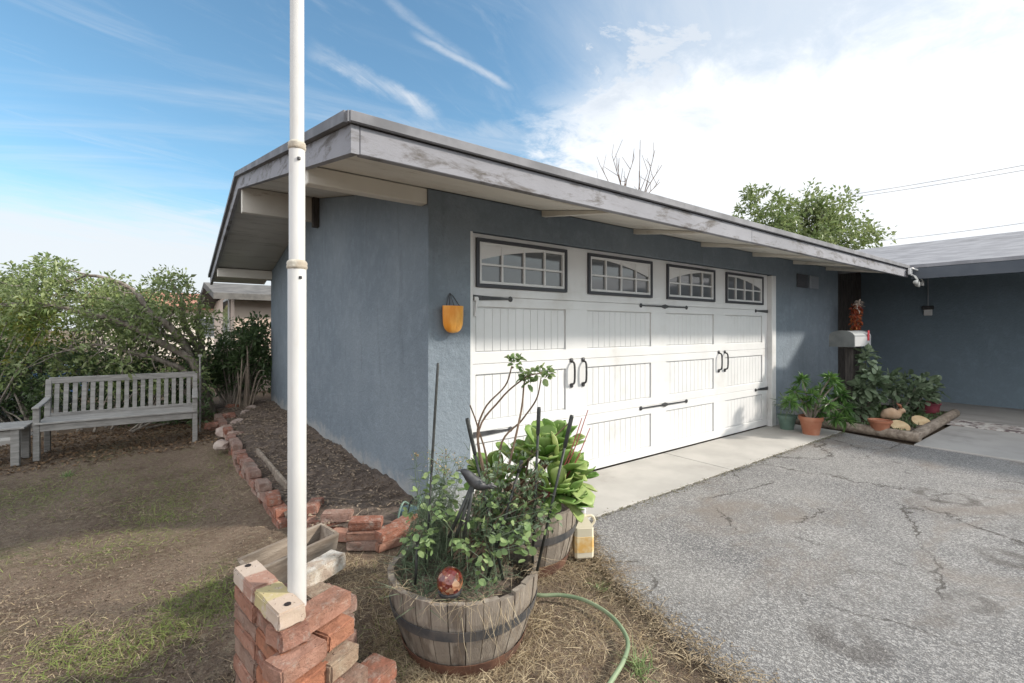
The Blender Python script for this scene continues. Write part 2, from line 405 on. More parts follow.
# oil-dark ring stains
def ring(cx, cy, r, wd, amt, col):
    gm = t.nodes.new('ShaderNodeVectorMath'); gm.operation = 'DISTANCE'; link(t, v, gm.inputs[0]); gm.inputs[1].default_value = (cx, cy, 0)
    dd = mth(t, 'ADD', gm.outputs['Value'], mth(t, 'MULTIPLY', mth(t, 'SUBTRACT', dw, .5), r * 1.1))
    f = ramp(t, mth(t, 'ABSOLUTE', mth(t, 'SUBTRACT', dd, r)), wd, wd * .25)
    return mix(t, mth(t, 'MULTIPLY', mth(t, 'MULTIPLY', f, amt), ramp(t, noise(t, v, 5, 4), .35, .55)), col, (.075, .065, .058))
for px, py, r, wd, am in ((945, 497, .17, .06, .7), (960, 512, .30, .04, .25), (890, 596, .24, .05, .22), (972, 603, .08, .07, .5), (690, 618, .14, .10, .2), (1010, 560, .10, .09, .6), (850, 640, .1, .1, .5)):
    q = at(px, py); col = ring(q.x, q.y, r, wd, am, col)
# cracks: thin, wandering, filled with soil
def crack(scale, wdt, off, st=(1, 1, 1)):
    vv = coords(t, st, 'World'); wn = t.nodes.new('ShaderNodeTexNoise'); wn.inputs['Scale'].default_value = 2.6; wn.inputs['Detail'].default_value = 8; wn.inputs['Roughness'].default_value = .7
    link(t, vv, wn.inputs['Vector']); ad = t.nodes.new('ShaderNodeVectorMath'); ad.operation = 'MULTIPLY_ADD'
    link(t, wn.outputs['Color'], ad.inputs[0]); ad.inputs[1].default_value = (.5, .5, .5); link(t, vv, ad.inputs[2])
    vr = t.nodes.new('ShaderNodeTexVoronoi'); vr.feature = 'DISTANCE_TO_EDGE'; vr.inputs['Scale'].default_value = scale; link(t, ad.outputs[0], vr.inputs['Vector'])
    f = ramp(t, vr.outputs['Distance'], wdt, wdt * .3)
    return mth(t, 'MULTIPLY', f, ramp(t, noise(t, vv, off, 2), .47, .56))
cr = mth(t, 'MAXIMUM', crack(.85, .009, 1.1), crack(.5, .009, .8, (1, 1.6, 1)))
col = mix(t, mth(t, 'MULTIPLY', cr, .8), col, (.06, .052, .045))
link(t, col, p.inputs['Base Color']); p.inputs['Roughness'].default_value = .9; p.inputs['Specular IOR Level'].default_value = .25
hh = mth(t, 'SUBTRACT', mth(t, 'ADD', noise(t, v, 130, 4, .7), mth(t, 'MULTIPLY', vo.outputs['Distance'], .8)), mth(t, 'MULTIPLY', cr, 1.6))
bump(t, p, hh, .75, .006)
struct('asphalt_driveway', sheet(out, .004), m_asph)
# concrete apron under the door, walk and porch slab
mb = MB(); 
for a, b in ((1.72, 4.38), (4.388, 7.20)): mb.b2(a, b, 2.345, 3.10, -.06, .016, bev=.005)
struct('concrete_apron', mb, m_conc)
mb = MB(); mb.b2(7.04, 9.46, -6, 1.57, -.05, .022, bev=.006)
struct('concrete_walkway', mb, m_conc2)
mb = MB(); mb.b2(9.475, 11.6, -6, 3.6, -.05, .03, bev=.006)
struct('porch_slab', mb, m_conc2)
# garden soil bed along the blue side wall, raised behind the bricks
mb = MB(); n1, n2 = 14, 90
for j in range(n2 + 1):
    y = 2.86 + (9.25 - 2.86) * j / n2
    for i in range(n1 + 1):
        x0 = .70 if y > 3.55 else .70 + (3.55 - y) / .7 * .55
        x = x0 + (1.60 - x0) * i / n1
        z = .035 + .07 * (i / n1) + .018 * math.sin(9 * x + 5 * y) + random.uniform(-.014, .014)
        mb.v.append((x, y, z))
for j in range(n2):
    for i in range(n1):
        a = j * (n1 + 1) + i; mb.f.append((a, a + 1, a + n1 + 2, a + n1 + 1))
struct('garden_bed_soil', mb, m_soil, smooth=True)
# planting bed by the entry
mb = MB(); mb.b2(7.36, 9.80, 1.72, 3.05, -.02, .085)
struct('entry_bed_soil', mb, m_soil)

# neighbour's drive beyond the lawn
mb = MB(); mb.b2(-14, -1.5, 8.9, 17, -.25, -.13)
struct('neighbour_driveway', mb, m_asph)
mb = MB(); mb.b2(-14, -1.5, 8.72, 8.89, -.25, -.05, bev=.02)
struct('concrete_kerb', mb, m_conc)

# ------------------------------------------------------------------ the house
WX, WY = 1.53, 3.06          # front left corner
RX, EY = .68, 2.13           # rake and eave faces
RIDGE = 6.13; BEY = 10.1
PIT = .2; EZT = 2.350        # roof top height at the front eave
ztop = lambda y: EZT + PIT * (min(y, 2 * RIDGE - y) - EY)
house = thing('house', 'slate blue stucco house with white double garage door and low gabled roof', 'house', (WX, WY, 0))
# walls
th = .16
def soff(y): return ztop(y) - .152
mb = W()   # gable side wall
poly = [(WY, -.1), (9.21, -.1), (9.21, soff(9.21) - .004), (RIDGE, soff(RIDGE) - .004), (WY, soff(WY) - .004)]
mb.prism(poly, lambda a, b, t: (t, a, b), WX, WX + th)
obj('side_wall', mb, m_wall, house)
DX0, DX1, DZ1 = 1.885, 6.86, 2.125
mb = W(); zt = soff(WY) - .004
mb.b2(WX + th, DX0, WY, WY + th, -.1, zt); mb.b2(DX0, DX1, WY, WY + th, DZ1, zt); mb.b2(DX1, 9.22, WY, WY + th, -.1, zt)
obj('front_wall', mb, m_wall, house)
mb = W(); mb.b2(WX + th, 9.2, 9.05, 9.20, -.1, soff(9.2) - .01); mb.b2(9.07, 9.215, WY + th, 9.05, -.1, 2.35)
obj('back_wall', mb, m_wall, house)
# wing
WGX, WFX, WRX = 11.5, 9.30, 15.1
wzt = lambda x: EZT + .012 + PIT * (x - WFX)
mb = W(); mb.b2(WGX, WGX + th, -7, 3.5, -.05, wzt(WGX) - .1); mb.b2(WGX, 18.6, -7.0, -6.85, -.05, 2.7); mb.b2(18.6, 18.75, -7, 9, -.05, 2.7)
obj('wing_wall', mb, m_wall_wing, house)
mb = W(); mb.b2(9.22, WGX, 3.42, 3.5, 0, 2.55)
for i in range(16): mb.b2(9.24 + i * .14, 9.36 + i * .14, 3.39, 3.42, .03, 2.5, bev=.006)
obj('entry_screen', mb, m_wooddark, house)
# roof slabs (main gable + wing gable)
mb = W(); RXE = 13.0
def slab(pa, pb, t):
    (y0, z0), (y1, z1) = pa, pb
    mb.prism([(y0, z0), (y1, z1), (y1, z1 - t), (y0, z0 - t)], lambda a, b, u: (u, a, b), RX + .03, RXE)
mb2 = mb
mb.prism([(EY - .02, EZT), (RIDGE, ztop(RIDGE)), (BEY, ztop(BEY)), (BEY, ztop(BEY) - .05), (RIDGE, ztop(RIDGE) - .05), (EY - .02, EZT - .05)], lambda a, b, u: (u, a, b), RX - .02, RXE)
obj('main_roof', mb, m_roof, house)
mb = W()
mb.prism([(WFX - .02, wzt(WFX)), (WRX, wzt(WRX)), (WRX + 4.6, wzt(WRX) - 4.6 * PIT), (WRX + 4.6, wzt(WRX) - 4.6 * PIT - .05), (WRX, wzt(WRX) - .05), (WFX - .02, wzt(WFX) - .05)], lambda a, b, u: (a, u, b), -7.6, 9.0)
obj('wing_roof', mb, m_roof, house)
# soffit boards under the overhangs (T&G look: separate boards)
mb = W()
def sof_board(y0, y1, x0, x1):
    mb.prism([(y0, ztop(y0) - .12), (y1, ztop(y1) - .12), (y1, ztop(y1) - .148), (y0, ztop(y0) - .148)], lambda a, b, u: (u, a, b), x0, x1)
y = EY + .045
while y < RIDGE - .1: sof_board(y, min(y + .176, RIDGE - .02), RX + .04, 9.22 if y < WY else WX + .02); y += .18
obj('front_soffit', mb, m_cream, house)
mb = W(); y = RIDGE
while y < BEY - .1: sof_board(y, y + .296, RX + .04, WX + .02); y += .30
obj('rear_soffit', mb, m_soffit, house)
# fascia
mb = W(); mb.b2(RX + .04, 4.35, EY, EY + .042, EZT - .182, EZT - .052, bev=.004); mb.b2(4.354, 9.26, EY + .002, EY + .044, EZT - .179, EZT - .052, bev=.004)
obj('eave_fascia', mb, m_fascia, house)
mb = W(); mb.prism([(EY, EZT - .182), (RIDGE, ztop(RIDGE) - .182), (RIDGE, ztop(RIDGE) - .052), (EY, EZT - .052)], lambda a, b, u: (u, a, b), RX, RX + .038)
mb.prism([(RIDGE + .003, ztop(RIDGE) - .182), (BEY, ztop(BEY) - .182), (BEY, ztop(BEY) - .052), (RIDGE + .003, ztop(RIDGE) - .052)], lambda a, b, u: (u, a, b), RX, RX + .038)
obj('rake_fascia', mb, m_fascia, house)
mb = W(); mb.b2(RX - .012, 9.24, EY - .026, EY - .004, EZT - .048, EZT + .002, bev=.003)
for s, (a, b) in enumerate(((EY - .004, RIDGE), (RIDGE + .002, BEY))):
    mb.prism([(a, ztop(a) - .05), (b, ztop(b) - .05), (b, ztop(b) + .002), (a, ztop(a) + .002)], lambda aa, bb, u: (u, aa, bb), RX - .034, RX - .012)
obj('roof_edge', mb, m_edge, house)
mb = W(); mb.b2(WFX - .02, WFX + .02, -7.6, EY - .03, EZT - .21, EZT - .045)
obj('wing_fascia', mb, M('wing_fascia_paint', (.075, .085, .10), (.095, .105, .12), 2, .9, spec=.1, kind='World'), house)
# beams poking out under the rake
mb = W(); mb.b2(.715, WX + .0, WY + .015, WY + .105, 2.275, soff(WY + .015) - .001, bev=.004); obj('beam', mb, m_cream, house)
mb = W(); mb.b2(.715, WX + .0, RIDGE - .045, RIDGE + .045, 2.70, soff(RIDGE - .045) - .001, bev=.004); obj('beam', mb, m_cream, house)
mb = W(); mb.b2(.715, WX + .0, 9.10, 9.19, 2.24, soff(9.19) - .001, bev=.004); obj('beam', mb, m_cream, house)
mb = W(); mb.b2(1.46, 1.528, RIDGE - .14, RIDGE - .05, 2.62, 2.98); obj('beam_bracket', mb, m_wooddark, house)
# rafter tails under the front eave
for x in np.arange(2.6, 9.2, 1.22):
    mb = W(); mb.prism([(EY + .05, soff(EY + .05)), (WY - .002, soff(WY)), (WY - .002, soff(WY) - .05), (EY + .05, soff(EY + .05) - .012)], lambda a, b, u: (u, a, b), x, x + .045)
    obj('rafter_tail', mb, m_cream, house)
# door casing
mb = W(); mb.b2(DX1 - .10, DX1 + .02, WY - .028, WY - .002, .017, 2.11, bev=.004); mb.b2(DX1 - .098, DX1 - .002, WY - .003, WY + .06, .018, 2.108); obj('door_trim', mb, m_white, house)
mb = W(); mb.b2(DX0 - .012, DX0 + .03, WY + .008, WY + .06, .017, DZ1, bev=.004)
obj('door_trim', mb, m_white, house)
# garage door ------------------------------------------------
gd = W(); X0, X1 = DX0 + .03, DX1 - .10; YF = WY + .035
LIN = [1.954, 3.192, 4.420, 5.647]; PW = .965
wins = [(x, x + PW) for x in LIN]
SEC = [(.03, .5565), (.5585, 1.0915), (1.0935, 1.6265), (1.6285, 2.12)]
PAN = [(.12, .47), (.64, 1.01), (1.185, 1.545)]
for i, (a, b) in enumerate(SEC):
    gd.b2(X0, X1, YF + .012 + .008, YF + .05, a - .001, b + .001)                              # backing
    if i < 3:
        pz0, pz1 = PAN[i]
        gd.b2(X0, X1, YF, YF + .03, a, pz0, bev=.004); gd.b2(X0, X1, YF, YF + .03, pz1, b, bev=.004)
    else:
        pz0, pz1 = 1.70, 2.085
        gd.b2(X0, X1, YF, YF + .03, a, pz0, bev=.004); gd.b2(X0, X1, YF, YF + .03, pz1, b, bev=.004)
    xs = [X0] + [q for w in wins for q in w] + [X1]
    for k in range(0, len(xs), 2):
        if xs[k + 1] - xs[k] > .01: gd.b2(xs[k], xs[k + 1], YF + .001, YF + .03, pz0 - .004, pz1 + .004)
    if i < 3:
        for (wa, wb) in wins:                                              # bead-board
            nb = 12; wv = (wb - wa - .02) / nb
            for k in range(nb):
                gd.b2(wa + .01 + k * wv + .0008, wa + .01 + (k + 1) * wv - .0008, YF + .0125, YF + .024, pz0 + .008, pz1 - .008, bev=.003)
door = obj('garage_door', gd, m_white, house)
for i, (wa, wb) in enumerate(wins):
    wz0, wz1 = 1.70, 2.085; yf = YF - .022
    f = W()
    f.b2(wa, wb, yf, YF + .027, wz0, wz0 + .026, bev=.003); f.b2(wa, wb, yf, YF + .027, wz1 - .026, wz1, bev=.003)
    f.b2(wa, wa + .026, yf + .001, YF + .027, wz0 + .022, wz1 - .022); f.b2(wb - .026, wb, yf + .001, YF + .027, wz0 + .022, wz1 - .022)
    obj('window_frame', f, m_frame, door)
    g = W(); a, b, c, d = wa + .028, wb - .028, wz0 + .028, wz1 - .028
    g.b2(a, b, YF - .012, YF + .01, c, c + .022, bev=.002); g.b2(a, b, YF - .012, YF + .01, d - .022, d, bev=.002)
    g.b2(a, a + .022, YF - .011, YF + .01, c, d); g.b2(b - .022, b, YF - .011, YF + .01, c, d)
    for k in (1, 2, 3): xx = a + (b - a) * k / 4; g.b2(xx - .008, xx + .008, YF - .007, YF + .01, c + .01, d - .01)
    zz = (c + d) / 2 - .01; g.b2(a + .01, b - .01, YF - .006, YF + .01, zz - .008, zz + .008)
    # arched insert: white above a curve rising to the pair's middle
    N = 14; pts = []
    for k in range(N + 1):
        u = k / N; uu = u if i % 2 == 0 else 1 - u
        zc = d - .135 * (1 - uu) ** 2.0 - .012
        pts.append((a + (b - a) * u, zc))
    g.prism(pts + [(b, d - .004), (a, d - .004)], lambda p_, q_, u: (p_, u, q_), YF - .004, YF + .009)
    obj('window_grille', g, m_white, door)
    q = W(); q.b2(a, b, YF + .012, YF + .016, c, d); obj('window_pane', q, m_glass, door)
def handle(x):
    h = W(); y = YF - .045
    pts = [(x, YF - .004, 1.075), (x, y + .008, 1.06), (x, y, 1.01), (x, y, .93), (x, y + .008, .88), (x, YF - .004, .865)]
    h.tube(curve_pts(pts, 4), .0095, 8)
    for z in (1.085, .855): h.lathe([(0, -.022), (.018, -.018), (.022, 0), (.018, .018), (0, .022)], (x, YF - .005, z), 10, 1, .35)
    return h
for x in (2.985, 3.135, 5.49, 5.63): obj('handle', handle(x), m_black, door, smooth=True)
def strap(xa, xb, z, ends):
    h = W(); y0, y1 = YF - .011, YF - .001
    xm = (xa + xb) / 2
    if ends == 2: poly = [(xa, z - .006), (xm - .06, z - .008), (xm, z - .024), (xm + .06, z - .008), (xb, z - .006), (xb, z + .006), (xm + .06, z + .008), (xm, z + .024), (xm - .06, z + .008), (xa, z + .006)]
    elif ends == 1: poly = [(xa, z - .022), (xb, z - .006), (xb, z + .006), (xa, z + .022)]
    else: poly = [(xa, z - .006), (xb, z - .022), (xb, z + .022), (xa, z + .006)]
    h.prism(poly, lambda p_, q_, u: (p_, u, q_), y0, y1)
    for e in ([xa, xb] if ends == 2 else [xb] if ends == 1 else [xa]):
        h.lathe([(0, -.024), (.017, -.017), (.024, 0), (.017, .017), (0, .024)], (e, YF - .004, z), 10, 1, .4)
    return h
for z in (1.615, .545):
    obj('hinge', strap(1.925, 2.29, z, 1), m_black, door); obj('hinge', strap(3.98, 4.80, z, 2), m_black, door); obj('hinge', strap(6.42, 6.755, z, -1), m_black, door)
l = W(); l.box((1.945, YF - .025, 1.54), (.02, .02, .15), (0, .15, 0), bev=.004); l.b2(1.93, 1.96, YF - .03, YF, 1.59, 1.62); obj('latch', l, m_white, door)
# vent on wall
mb = W(); mb.b2(7.60, 7.96, WY - .02, WY - .001, 2.0, 2.20, bev=.004); obj('wall_vent', mb, M('vent_mesh', (.05, .055, .065), (.09, .09, .10), 60, .7), house)
mb = W(); mb.b2(8.02, 8.34, WY - .03, WY - .001, 2.0, 2.20, bev=.006)
for k in range(5): mb.b2(8.04, 8.32, WY - .036, WY - .030, 2.02 + k * .036, 2.035 + k * .036)
obj('wall_vent', mb, M('vent_cover', (.24, .26, .29), None, rough=.7), house)

# ------------------------------------------------------------------ wall items
lt = thing('wall_planter', 'amber orange pocket hung on a cord by the garage door', 'wall planter', (1.705, WY - .05, 1.34))
mb = MB(); prof = []
for k in range(11):
    a = math.pi / 2 * k / 10; prof.append((.082 * math.sin(a) ** .75, .09 * (1 - math.cos(a))))
prof += [(.084, .13), (.085, .20), (.079, .20), (.077, .13), (.06, .05), (0, .03)]
mb.lathe(prof, (0, 0, 0), 24, 1, .52)
obj('pocket', mb, M('amber_shell', (.62, .23, .03), (.72, .36, .08), 14, .3, .3, 60, stretch=(1, 1, .3), dirt=(.36, .12, .03), dscale=9, dlohi=(.55, .75)), lt, smooth=True, angle=50)
mb = MB(); mb.tube([(-.055, 0, .20), (-.02, .03, .27), (0, .045, .295)], .004, 6); mb.tube([(.055, 0, .20), (.02, .03, .27), (0, .045, .295)], .004, 6)
mb.tube([(-.02, .02, .2), (0, .045, .295), (.02, .02, .2)], .003, 6)
obj('cord', mb, m_black, lt)
# power outlet with conduit
q = at(927, 309, d=1); 
def on_x(px, py, X):
    k = (px - 512) / F; d = X / (FW[0] + k * RT[0]); return Vector((X, d * (FW[1] + k * RT[1]), CH - (py - HZ) / F * d))
a = on_x(928, 311, WGX - .03)
ob = thing('outlet_box', 'small white electrical box on the wing wall at the foot of a thin conduit', 'electrical box', (a.x, a.y, a.z))
mb = MB(); mb.box((0, 0, 0), (.05, .12, .17), bev=.01); obj('box', mb, m_white, ob)
mb = MB(); mb.box((-.005, .0, .06), (.075, .16, .07), bev=.008); obj('hood', mb, m_black, ob)
mb = MB(); mb.tube([(.0, .0, .09), (0, 0, .95)], .009, 6); obj('conduit', mb, M('conduit_grey', (.3, .33, .36), None), ob)
# security light at the end of the eave
sl = thing('security_light', 'white twin floodlight fixed at the right end of the garage eave', 'floodlight', (9.18, EY - .03, EZT - .1))
mb = MB(); mb.box((0, -.01, .0), (.10, .04, .10), bev=.01); mb.tube([(-.02, -.03, .05), (.08, -.07, .03), (.26, -.10, -.02)], .014, 8); mb.tube([(-.02, -.03, -.05), (.15, -.06, -.075), (.40, -.12, -.06)], .012, 8)
obj('bracket', mb, m_white, sl)
m_lamp = M('lamp_lens', (.55, .55, .52), None, rough=.2)
for px_, dx, dz in ((0, -.02, -.17), (1, .08, -.20), (2, .30, -.17)):
    mb = MB(); mb.lathe([(0, .05), (.028, .04), (.042, 0), (.044, -.02), (0, -.025)], (0, 0, 0), 14)
    mb.v = [(dx + x * .9, -.09 + z * .9, dz + y * .9) for x, y, z in mb.v]
    mb.tube([(dx, -.1, dz + .03), (dx * .9, -.06, -.07)], .01, 6)
    obj('lamp_head', mb, m_lamp, sl, smooth=True)

# mailbox on its post
q = at(850, 339, d=6.55)
mbx = thing('mailbox', 'grey arched mailbox on a dark post in the planting bed', 'mailbox', (q.x, q.y, .08), R(-4))
zc = q.z - .08
mb = MB(); arc = [(.145 * math.cos(math.pi * k / 12), .04 + .075 * math.sin(math.pi * k / 12)) for k in range(13)] + [(-.145, -.10), (.145, -.10)]
mb.prism(arc, lambda a, b, u: (u, a, b + zc), -.24, .24); obj('body', mb, M('mailbox_steel', (.17, .18, .185), (.22, .23, .235), 5, .55), mbx)
mb = MB(); arc2 = [(a * 1.06, b * 1.05) for a, b in arc]; mb.prism(arc2, lambda a, b, u: (u, a, b + zc), -.262, -.24); obj('front_door', mb, M('mailbox_front', (.10, .11, .11), (.15, .16, .16), 5, .5), mbx); mb = MB()
mb.prism(arc2, lambda a, b, u: (u, a, b + zc), .24, .262); obj('rear_cap', mb, M('mailbox_door', (.36, .37, .38), None, rough=.4), mbx)
mb = MB(); mb.b2(-.235, .235, -.1475, -.1455, zc - .095, zc + .035); obj('pale_side', mb, M('mailbox_side', (.42, .42, .42), None, rough=.5), mbx)  # thin plate added to turn this side paler than the body
mb = MB(); mb.b2(.16, .19, -.162, -.148, zc - .02, zc + .12); obj('flag', mb, M('red_flag', (.45, .05, .06), None), mbx)
mb = MB(); mb.b2(-.045, .045, -.045, .045, -.1, zc - .12, bev=.006); mb.b2(-.18, .18, -.05, .05, zc - .12, zc - .106); obj('post', mb, m_wooddark, mbx)
# wreath
q = at(856, 318, d=7.6)
wr = thing('wreath', 'oval wreath of red and orange leaves on the dark entry screen', 'wreath', (q.x, q.y, q.z))
mb = MB(); n = 420; th_ = rng.random(n) * 2 * math.pi; rr = .65 + .35 * rng.random(n)
pos = np.stack([.14 * rr * np.cos(th_), rng.normal(size=n) * .02, .22 * rr * np.sin(th_)], 1)
leaves(mb, pos, rand_dirs(n), .06, .035); obj('leaves', mb, M('autumn_leaf', (.40, .07, .03), (.48, .20, .06), 9, .6, island=(.28, .05, .03), trans=.2), wr, fix=False)
mb = MB(); mb.tube([(.10 * math.cos(a), .01, .17 * math.sin(a)) for a in np.linspace(0, 2 * math.pi, 24)], .02, 6); obj('ring', mb, m_twig, wr)
mb = MB(); pos = rng.normal(size=(60, 3)) * np.array([.06, .02, .04]) + np.array([0, -.02, .2]); leaves(mb, pos, rand_dirs(60), .06, .04); obj('bow', mb, M('pale_bow', (.5, .42, .36), None), wr, fix=False)

# ------------------------------------------------------------------ flagpole
PX, PY = .378, 1.777
fp = thing('flagpole', 'tall white painted metal pole rising out of the brick stack', 'pole', (PX, PY, 0))
mb = MB(); mb.lathe([(.0305, 0), (.0305, 1.60), (.0265, 1.605), (.0265, 2.02), (.0235, 2.025), (.021, 6.5), (0, 6.52)], (0, 0, 0), 32); obj('shaft', mb, m_pole, fp, smooth=True, angle=40)
for z, r in ((1.595, .0345), (2.015, .030)):
    mb = MB(); mb.lathe([(r - .008, -.018), (r - .001, -.012), (r, -.004), (r - .002, 0), (r, .006), (r - .003, .013), (r - .01, .02)], (0, 0, z), 28); obj('joint_ring', mb, m_polesealant, fp, smooth=True)
mb = MB(); mb.lathe([(0, -.006), (.006, -.004), (.006, .004), (0, .006)], (-.0, -.029, 1.965), 8); obj('bolt', mb, m_black, fp); mb = MB(); mb.lathe([(0, -.006), (.006, -.004), (.006, .004), (0, .006)], (.005, -.029, 1.55), 8); obj('bolt', mb, m_black, fp)

# ------------------------------------------------------------------ loose bricks
def brick_mesh(L=.2, Wd=.095, H=.06, seed=0, rough=.004):
    r = random.Random(seed); bm = bmesh.new(); bmesh.ops.create_cube(bm, size=1)
    for v in bm.verts: v.co = Vector((v.co.x * L, v.co.y * Wd, v.co.z * H + H / 2))
    bmesh.ops.bevel(bm, geom=bm.edges[:], offset=.006, segments=2, affect='EDGES')
    bmesh.ops.subdivide_edges(bm, edges=[e for e in bm.edges if e.calc_length() > .04], cuts=3, use_grid_fill=True)
    for v in bm.verts:
        s = math.sin(v.co.x * 61 + seed) * math.cos(v.co.y * 83 + seed * 2) * math.sin(v.co.z * 97 + seed)
        v.co += Vector((r.uniform(-1, 1) + s, r.uniform(-1, 1) + s, r.uniform(-1, 1) * .5)) * rough * .45
    me = bpy.data.meshes.new('brick'); bm.to_mesh(me); bm.free()
    me.polygons.foreach_set('use_smooth', [True] * len(me.polygons)); me.set_sharp_from_angle(angle=R(40))
    return me
BM = {}
def brick(x, y, z, rz, mat, label, group=None, size=(.2, .095, .06), seed=0, tilt=(0, 0)):
    key = (size, seed % 4, mat.name)
    if key not in BM:
        BM[key] = brick_mesh(*size, seed=seed % 4); BM[key].materials.append(mat)
    o = bpy.data.objects.new('brick', BM[key]); C.objects.link(o)
    o.location = (x, y, z); o.rotation_euler = (tilt[0], tilt[1], rz)
    return tag(o, label, 'brick', group)
CZ = .066; base = .0
def cz(k): return base + k * CZ
G = 'loose bricks stacked around the white pole'
# left wall of the stack (2 long, running away from camera)
LD = R(100.5)
def lw(s, off=0): return (.350 - .090 * s / .48 + off, 1.61 + s)
names_left = ['upper', 'lower']
for k in range(6):
    for j, s in enumerate((.14, .365)):
        x, y = lw(s, .0 + random.uniform(-.004, .004))
        mt = [m_br_orange, m_br_pink, m_brick, m_br_brown][(k * 2 + j * 3) % 4]
        brick(x, y, cz(k), LD + random.uniform(-.03, .03), mt, 'brick in the left side of the stack, under the pale capping bricks', G, (.22, .095, .0605), seed=k + j)
# capping bricks with painted ends and a core hole
def cap_mat(name, cols, hx):
    m, t, p = nt_new(name); v = coords(t); sx = t.nodes.new('ShaderNodeSeparateXYZ'); link(t, v, sx.inputs[0])
    f = ramp(t, mth(t, 'ADD', sx.outputs[0], mth(t, 'MULTIPLY', noise(t, v, 30, 3), .02)), .0, .014)
    col = mix(t, f, cols[0], cols[1]); col = mix(t, ramp(t, noise(t, v, 16, 8, .75), .5, .68), col, (.46, .38, .33))
    col = mix(t, ramp(t, noise(t, v, 60, 3, .7), .64, .7), col, (.12, .08, .06))
    link(t, col, p.inputs['Base Color']); p.inputs['Roughness'].default_value = .9
    bump(t, p, noise(t, v, 60, 6, .7), .6, .005); return m
mc1 = cap_mat('capping_far', ((.30, .17, .125), (.42, .34, .28)), 0); mc2 = cap_mat('capping_near', ((.42, .33, .26), (.40, .33, .17)), 0)
x, y = lw(.15, -.004); b1 = brick(x, y, cz(6), LD, mc2, 'pale capping brick with yellow paint and a dark hole, nearest on the stack', G, (.215, .09, .058), seed=1)
x, y = lw(.37, -.004); b2_ = brick(x, y, cz(6), LD, mc1, 'pinkish capping brick with a whitish far end, on top of the stack', G, (.215, .09, .058), seed=2)
for bb, hx in ((b1, -.07), (b2_, .08)):
    mb = MB(); mb.lathe([(0, .0), (.011, .0), (.011, .0035), (0, .0035)], (hx, 0, .0572), 14); obj('core_hole', mb, M('hole_dark', (.02, .015, .015), None), bb)
# near face
FD = R(23)
def brk(px, py, z, rz, mat, label, size=(.2, .095, .06), seed=0, tilt=(0, 0), g=G):
    q = at(px, py, z=z + size[2]); return brick(q.x, q.y, z, R(rz), mat, label, g, size, seed, tilt)
brk(311, 607, cz(5), 25, m_br_pink, 'long pinkish orange brick on top of the near face, in front of the pole', (.285, .095, .062), 1)
brk(296, 650, cz(4), 24, m_br_pink, 'pinkish crusted brick in the near face below the capping brick', (.17, .10, .060), 2)
brk(331, 622, cz(4), 27, m_br_orange, 'short orange brick at the right end under the long pinkish brick', (.12, .11, .060), 3)
brk(299, 673, cz(3), 26, m_br_orange, 'bright orange brick in the near face of the stack', (.17, .10, .062), 0)
brk(334, 650, cz(3), 28, m_br_tan, 'olive tan brick stepping out at the right of the stack', (.13, .11, .062), 1)
brk(318, 690, cz(2), 25, m_br_pink, 'pink brick low in the near face of the stack', (.16, .10, .062), 2)
brk(341, 674, cz(2), 30, m_br_brown, 'brown brick stepping furthest right at the foot of the stack', (.14, .12, .062), 3)
brk(292, 720, cz(2), 24, m_br_tan, 'tan brick low in the near face beside the left wall', (.14, .10, .062), 0)
for k in (0, 1):
    for j in range(3):
        q = Vector((.32 + .15 * j - .02, 1.545 + .065 * j, 0)); brick(q.x, q.y, cz(k), R(25), m_brick, 'brick in the bottom courses of the near face of the stack', G, (.17, .12, .0605), seed=j)
# right side / back of the stack
brk(322, 592, cz(5), 110, m_br_tan, 'tan brick on the right of the stack just behind the pole', (.15, .10, .06), 1)
for k in range(5):
    brick(.535 - .01 * (k % 2), 1.90, cz(k), R(112), m_brick, 'brick in the right side of the stack behind the pole', G, (.18, .095, .0605), seed=k)
    brick(.40, 2.055, cz(k), R(12), m_brick, 'brick in the back of the stack behind the pole', G, (.2, .095, .0605), seed=k + 1)
brk(319, 562, cz(5), 28, m_br_pale, 'cream coloured rough brick lying behind the pole', (.22, .09, .065), 2)

# brick edging of the garden bed
GE = 'bricks edging the garden bed'
LE = 'weathered red brick in the low dry-laid edging between lawn and garden bed'
i = 0
for k in range(3):
    y = 3.62 + .1 * k
    while y < 8.3:
        L = .2; zb = float(gz(.55, y)) - .01
        brick(.665 + random.uniform(-.015, .015) + .012 * math.sin(y * 2), y + L / 2, zb + k * .062, R(90 + random.uniform(-7, 7)), m_brick, LE, GE, seed=i, tilt=(R(random.uniform(-3, 3)), R(random.uniform(-2, 2))))
        y += L + random.uniform(.004, .03); i += 1
        if k == 2 and random.random() < .35: y += .22
# front return towards the corner of the house
ret = [(313, 500, 2, 55), (338, 509, 2, -30), (366, 516, 3, -36), (391, 524, 2, 10), (405, 515, 2, 30), (366, 532, 1, -20), (346, 528, 1, -40), (322, 516, 1, -30)]
for j, (px, py, k, rz) in enumerate(ret):
    for c in range(k):
        q = at(px, py, z=.062 * k); brick(q.x + random.uniform(-.012, .012), q.y + random.uniform(-.012, .012), -.015 + .062 * c, R(rz + random.uniform(-6, 6)), m_brick if (j + c) % 3 else m_br_pink, 'brick piled in the bend of the edging before the house corner', 'bricks piled at the bend of the edging', seed=j + c, tilt=(R(random.uniform(-4, 4)), 0))
